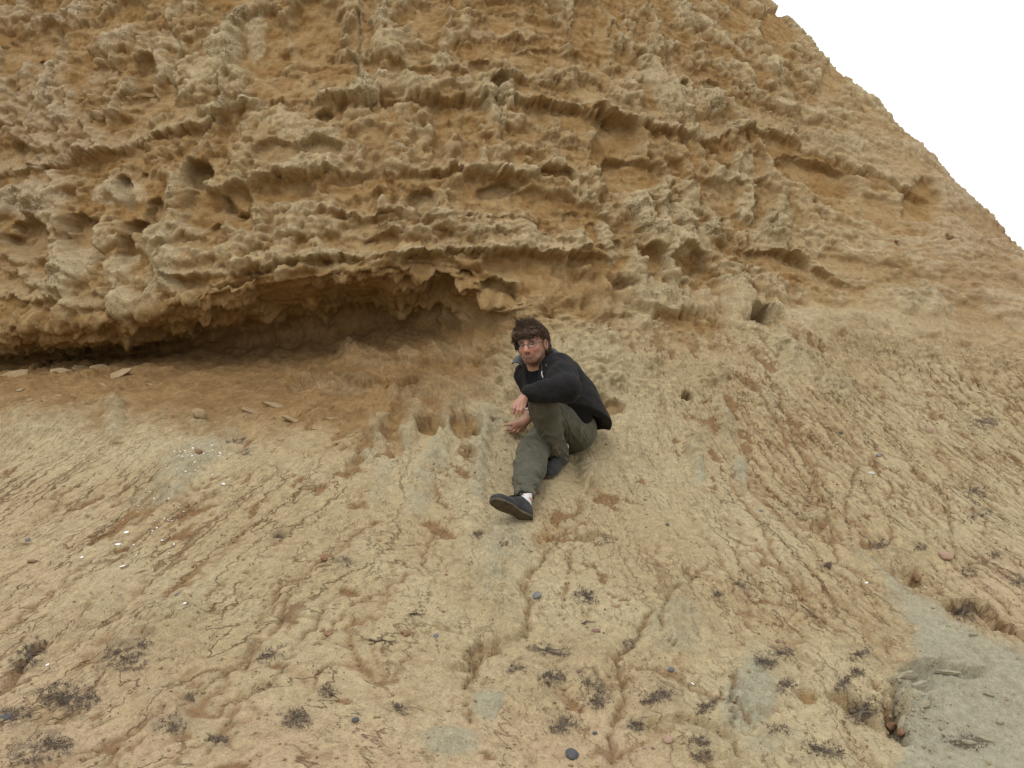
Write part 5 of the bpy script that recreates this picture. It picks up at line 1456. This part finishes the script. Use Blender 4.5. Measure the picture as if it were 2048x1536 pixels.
twig([[(1600,1212),(1616,1222),(1634,1236)]], .003, MS['twig'], 'dark thin twig lying in a rill on the right')
twig([[(820,1230),(832,1228),(842,1232),(850,1229)],[(832,1228),(828,1234)]], .0034, MS['twig'], 'short dark twig above the small blue grey pebble')

# a few grass wisps on the skyline
def skyline(px):
    a, b = -40, 760
    for _ in range(18):
        m = (a + b) / 2
        if hit(px, m)[0] is None: a = m
        else: b = m
    return hit(px, b + .6)
for px, label in [(1703,'grass wisp on the skyline, uppermost'),(1932,'grass wisp on the skyline, in the middle'),(1990,'grass wisp on the skyline, lowest at right')]:
    l, n = skyline(px)
    if l is None: continue
    p = np.array(l); ps, rd = [], []
    for i in range(8):
        d = np.array([rs.uniform(-.2, .9), rs.uniform(-.3, .3), rs.uniform(.3, 1)]); d /= np.linalg.norm(d); L = rs.uniform(.03, .08)
        b = p + np.array([rs.normal(0, .03), 0, -.012])
        ps.append([b, b + d * L * .6, b + d * L + np.array([.015, 0, -.008])]); rd.append([.0016, .0013, .0006])
    V, F = tube_mesh(ps, rd, 3)
    o = link('grass_tuft', mesh_quads('grass_tuft', V - p, F), MS['straw'], None); o.location = p
    tag(o, label, 'grass')

# crumbs of sand and clay nobody could count
ico = bmesh.new(); bmesh.ops.create_icosphere(ico, subdivisions=1, radius=1)
iv = np.array([v.co[:] for v in ico.verts]); if_ = np.array([[v.index for v in f.verts] for f in ico.faces]); ico.free()
def crumbs(n, region, rmin, rmax, mat, seed):
    r_ = np.random.RandomState(seed); VV, FF = [], []; k = 0
    while k < n:
        px, py = region(r_)
        l, nn_ = hit(px, py)
        k += 1
        if l is None: continue
        r = rmin * (rmax / rmin) ** (r_.rand() ** 2.2)
        sc = r * r_.uniform(.6, 1.3, 3)
        VV.append(iv * sc * r_.uniform(.8, 1.15, (len(iv), 1)) + np.array(l) + np.array(nn_) * r * .25); FF.append(if_ + (len(VV) - 1) * len(iv))
    org = VV[0].mean(0)
    o = link('sand_crumbs', mesh_quads('sand_crumbs', np.concatenate(VV) - org, np.concatenate(FF)), mat, None, False); o.location = org
    return tag(o, 'loose crumbs of sand and clay strewn over the slope', kind='stuff')
crumbs(2600, lambda r: (r.uniform(-60, 2110), 1600 - 900 * r.rand() ** 1.3), .0016, .010, MS['clay'], 3)
crumbs(1100, lambda r: (r.uniform(-60, 2110), 1600 - 800 * r.rand() ** 1.2), .0014, .007, MS['brown'], 4)
crumbs(220, lambda r: (1805 + r.normal(0, 45), 1420 + r.normal(0, 45)), .002, .011, MS['gclay'], 5)
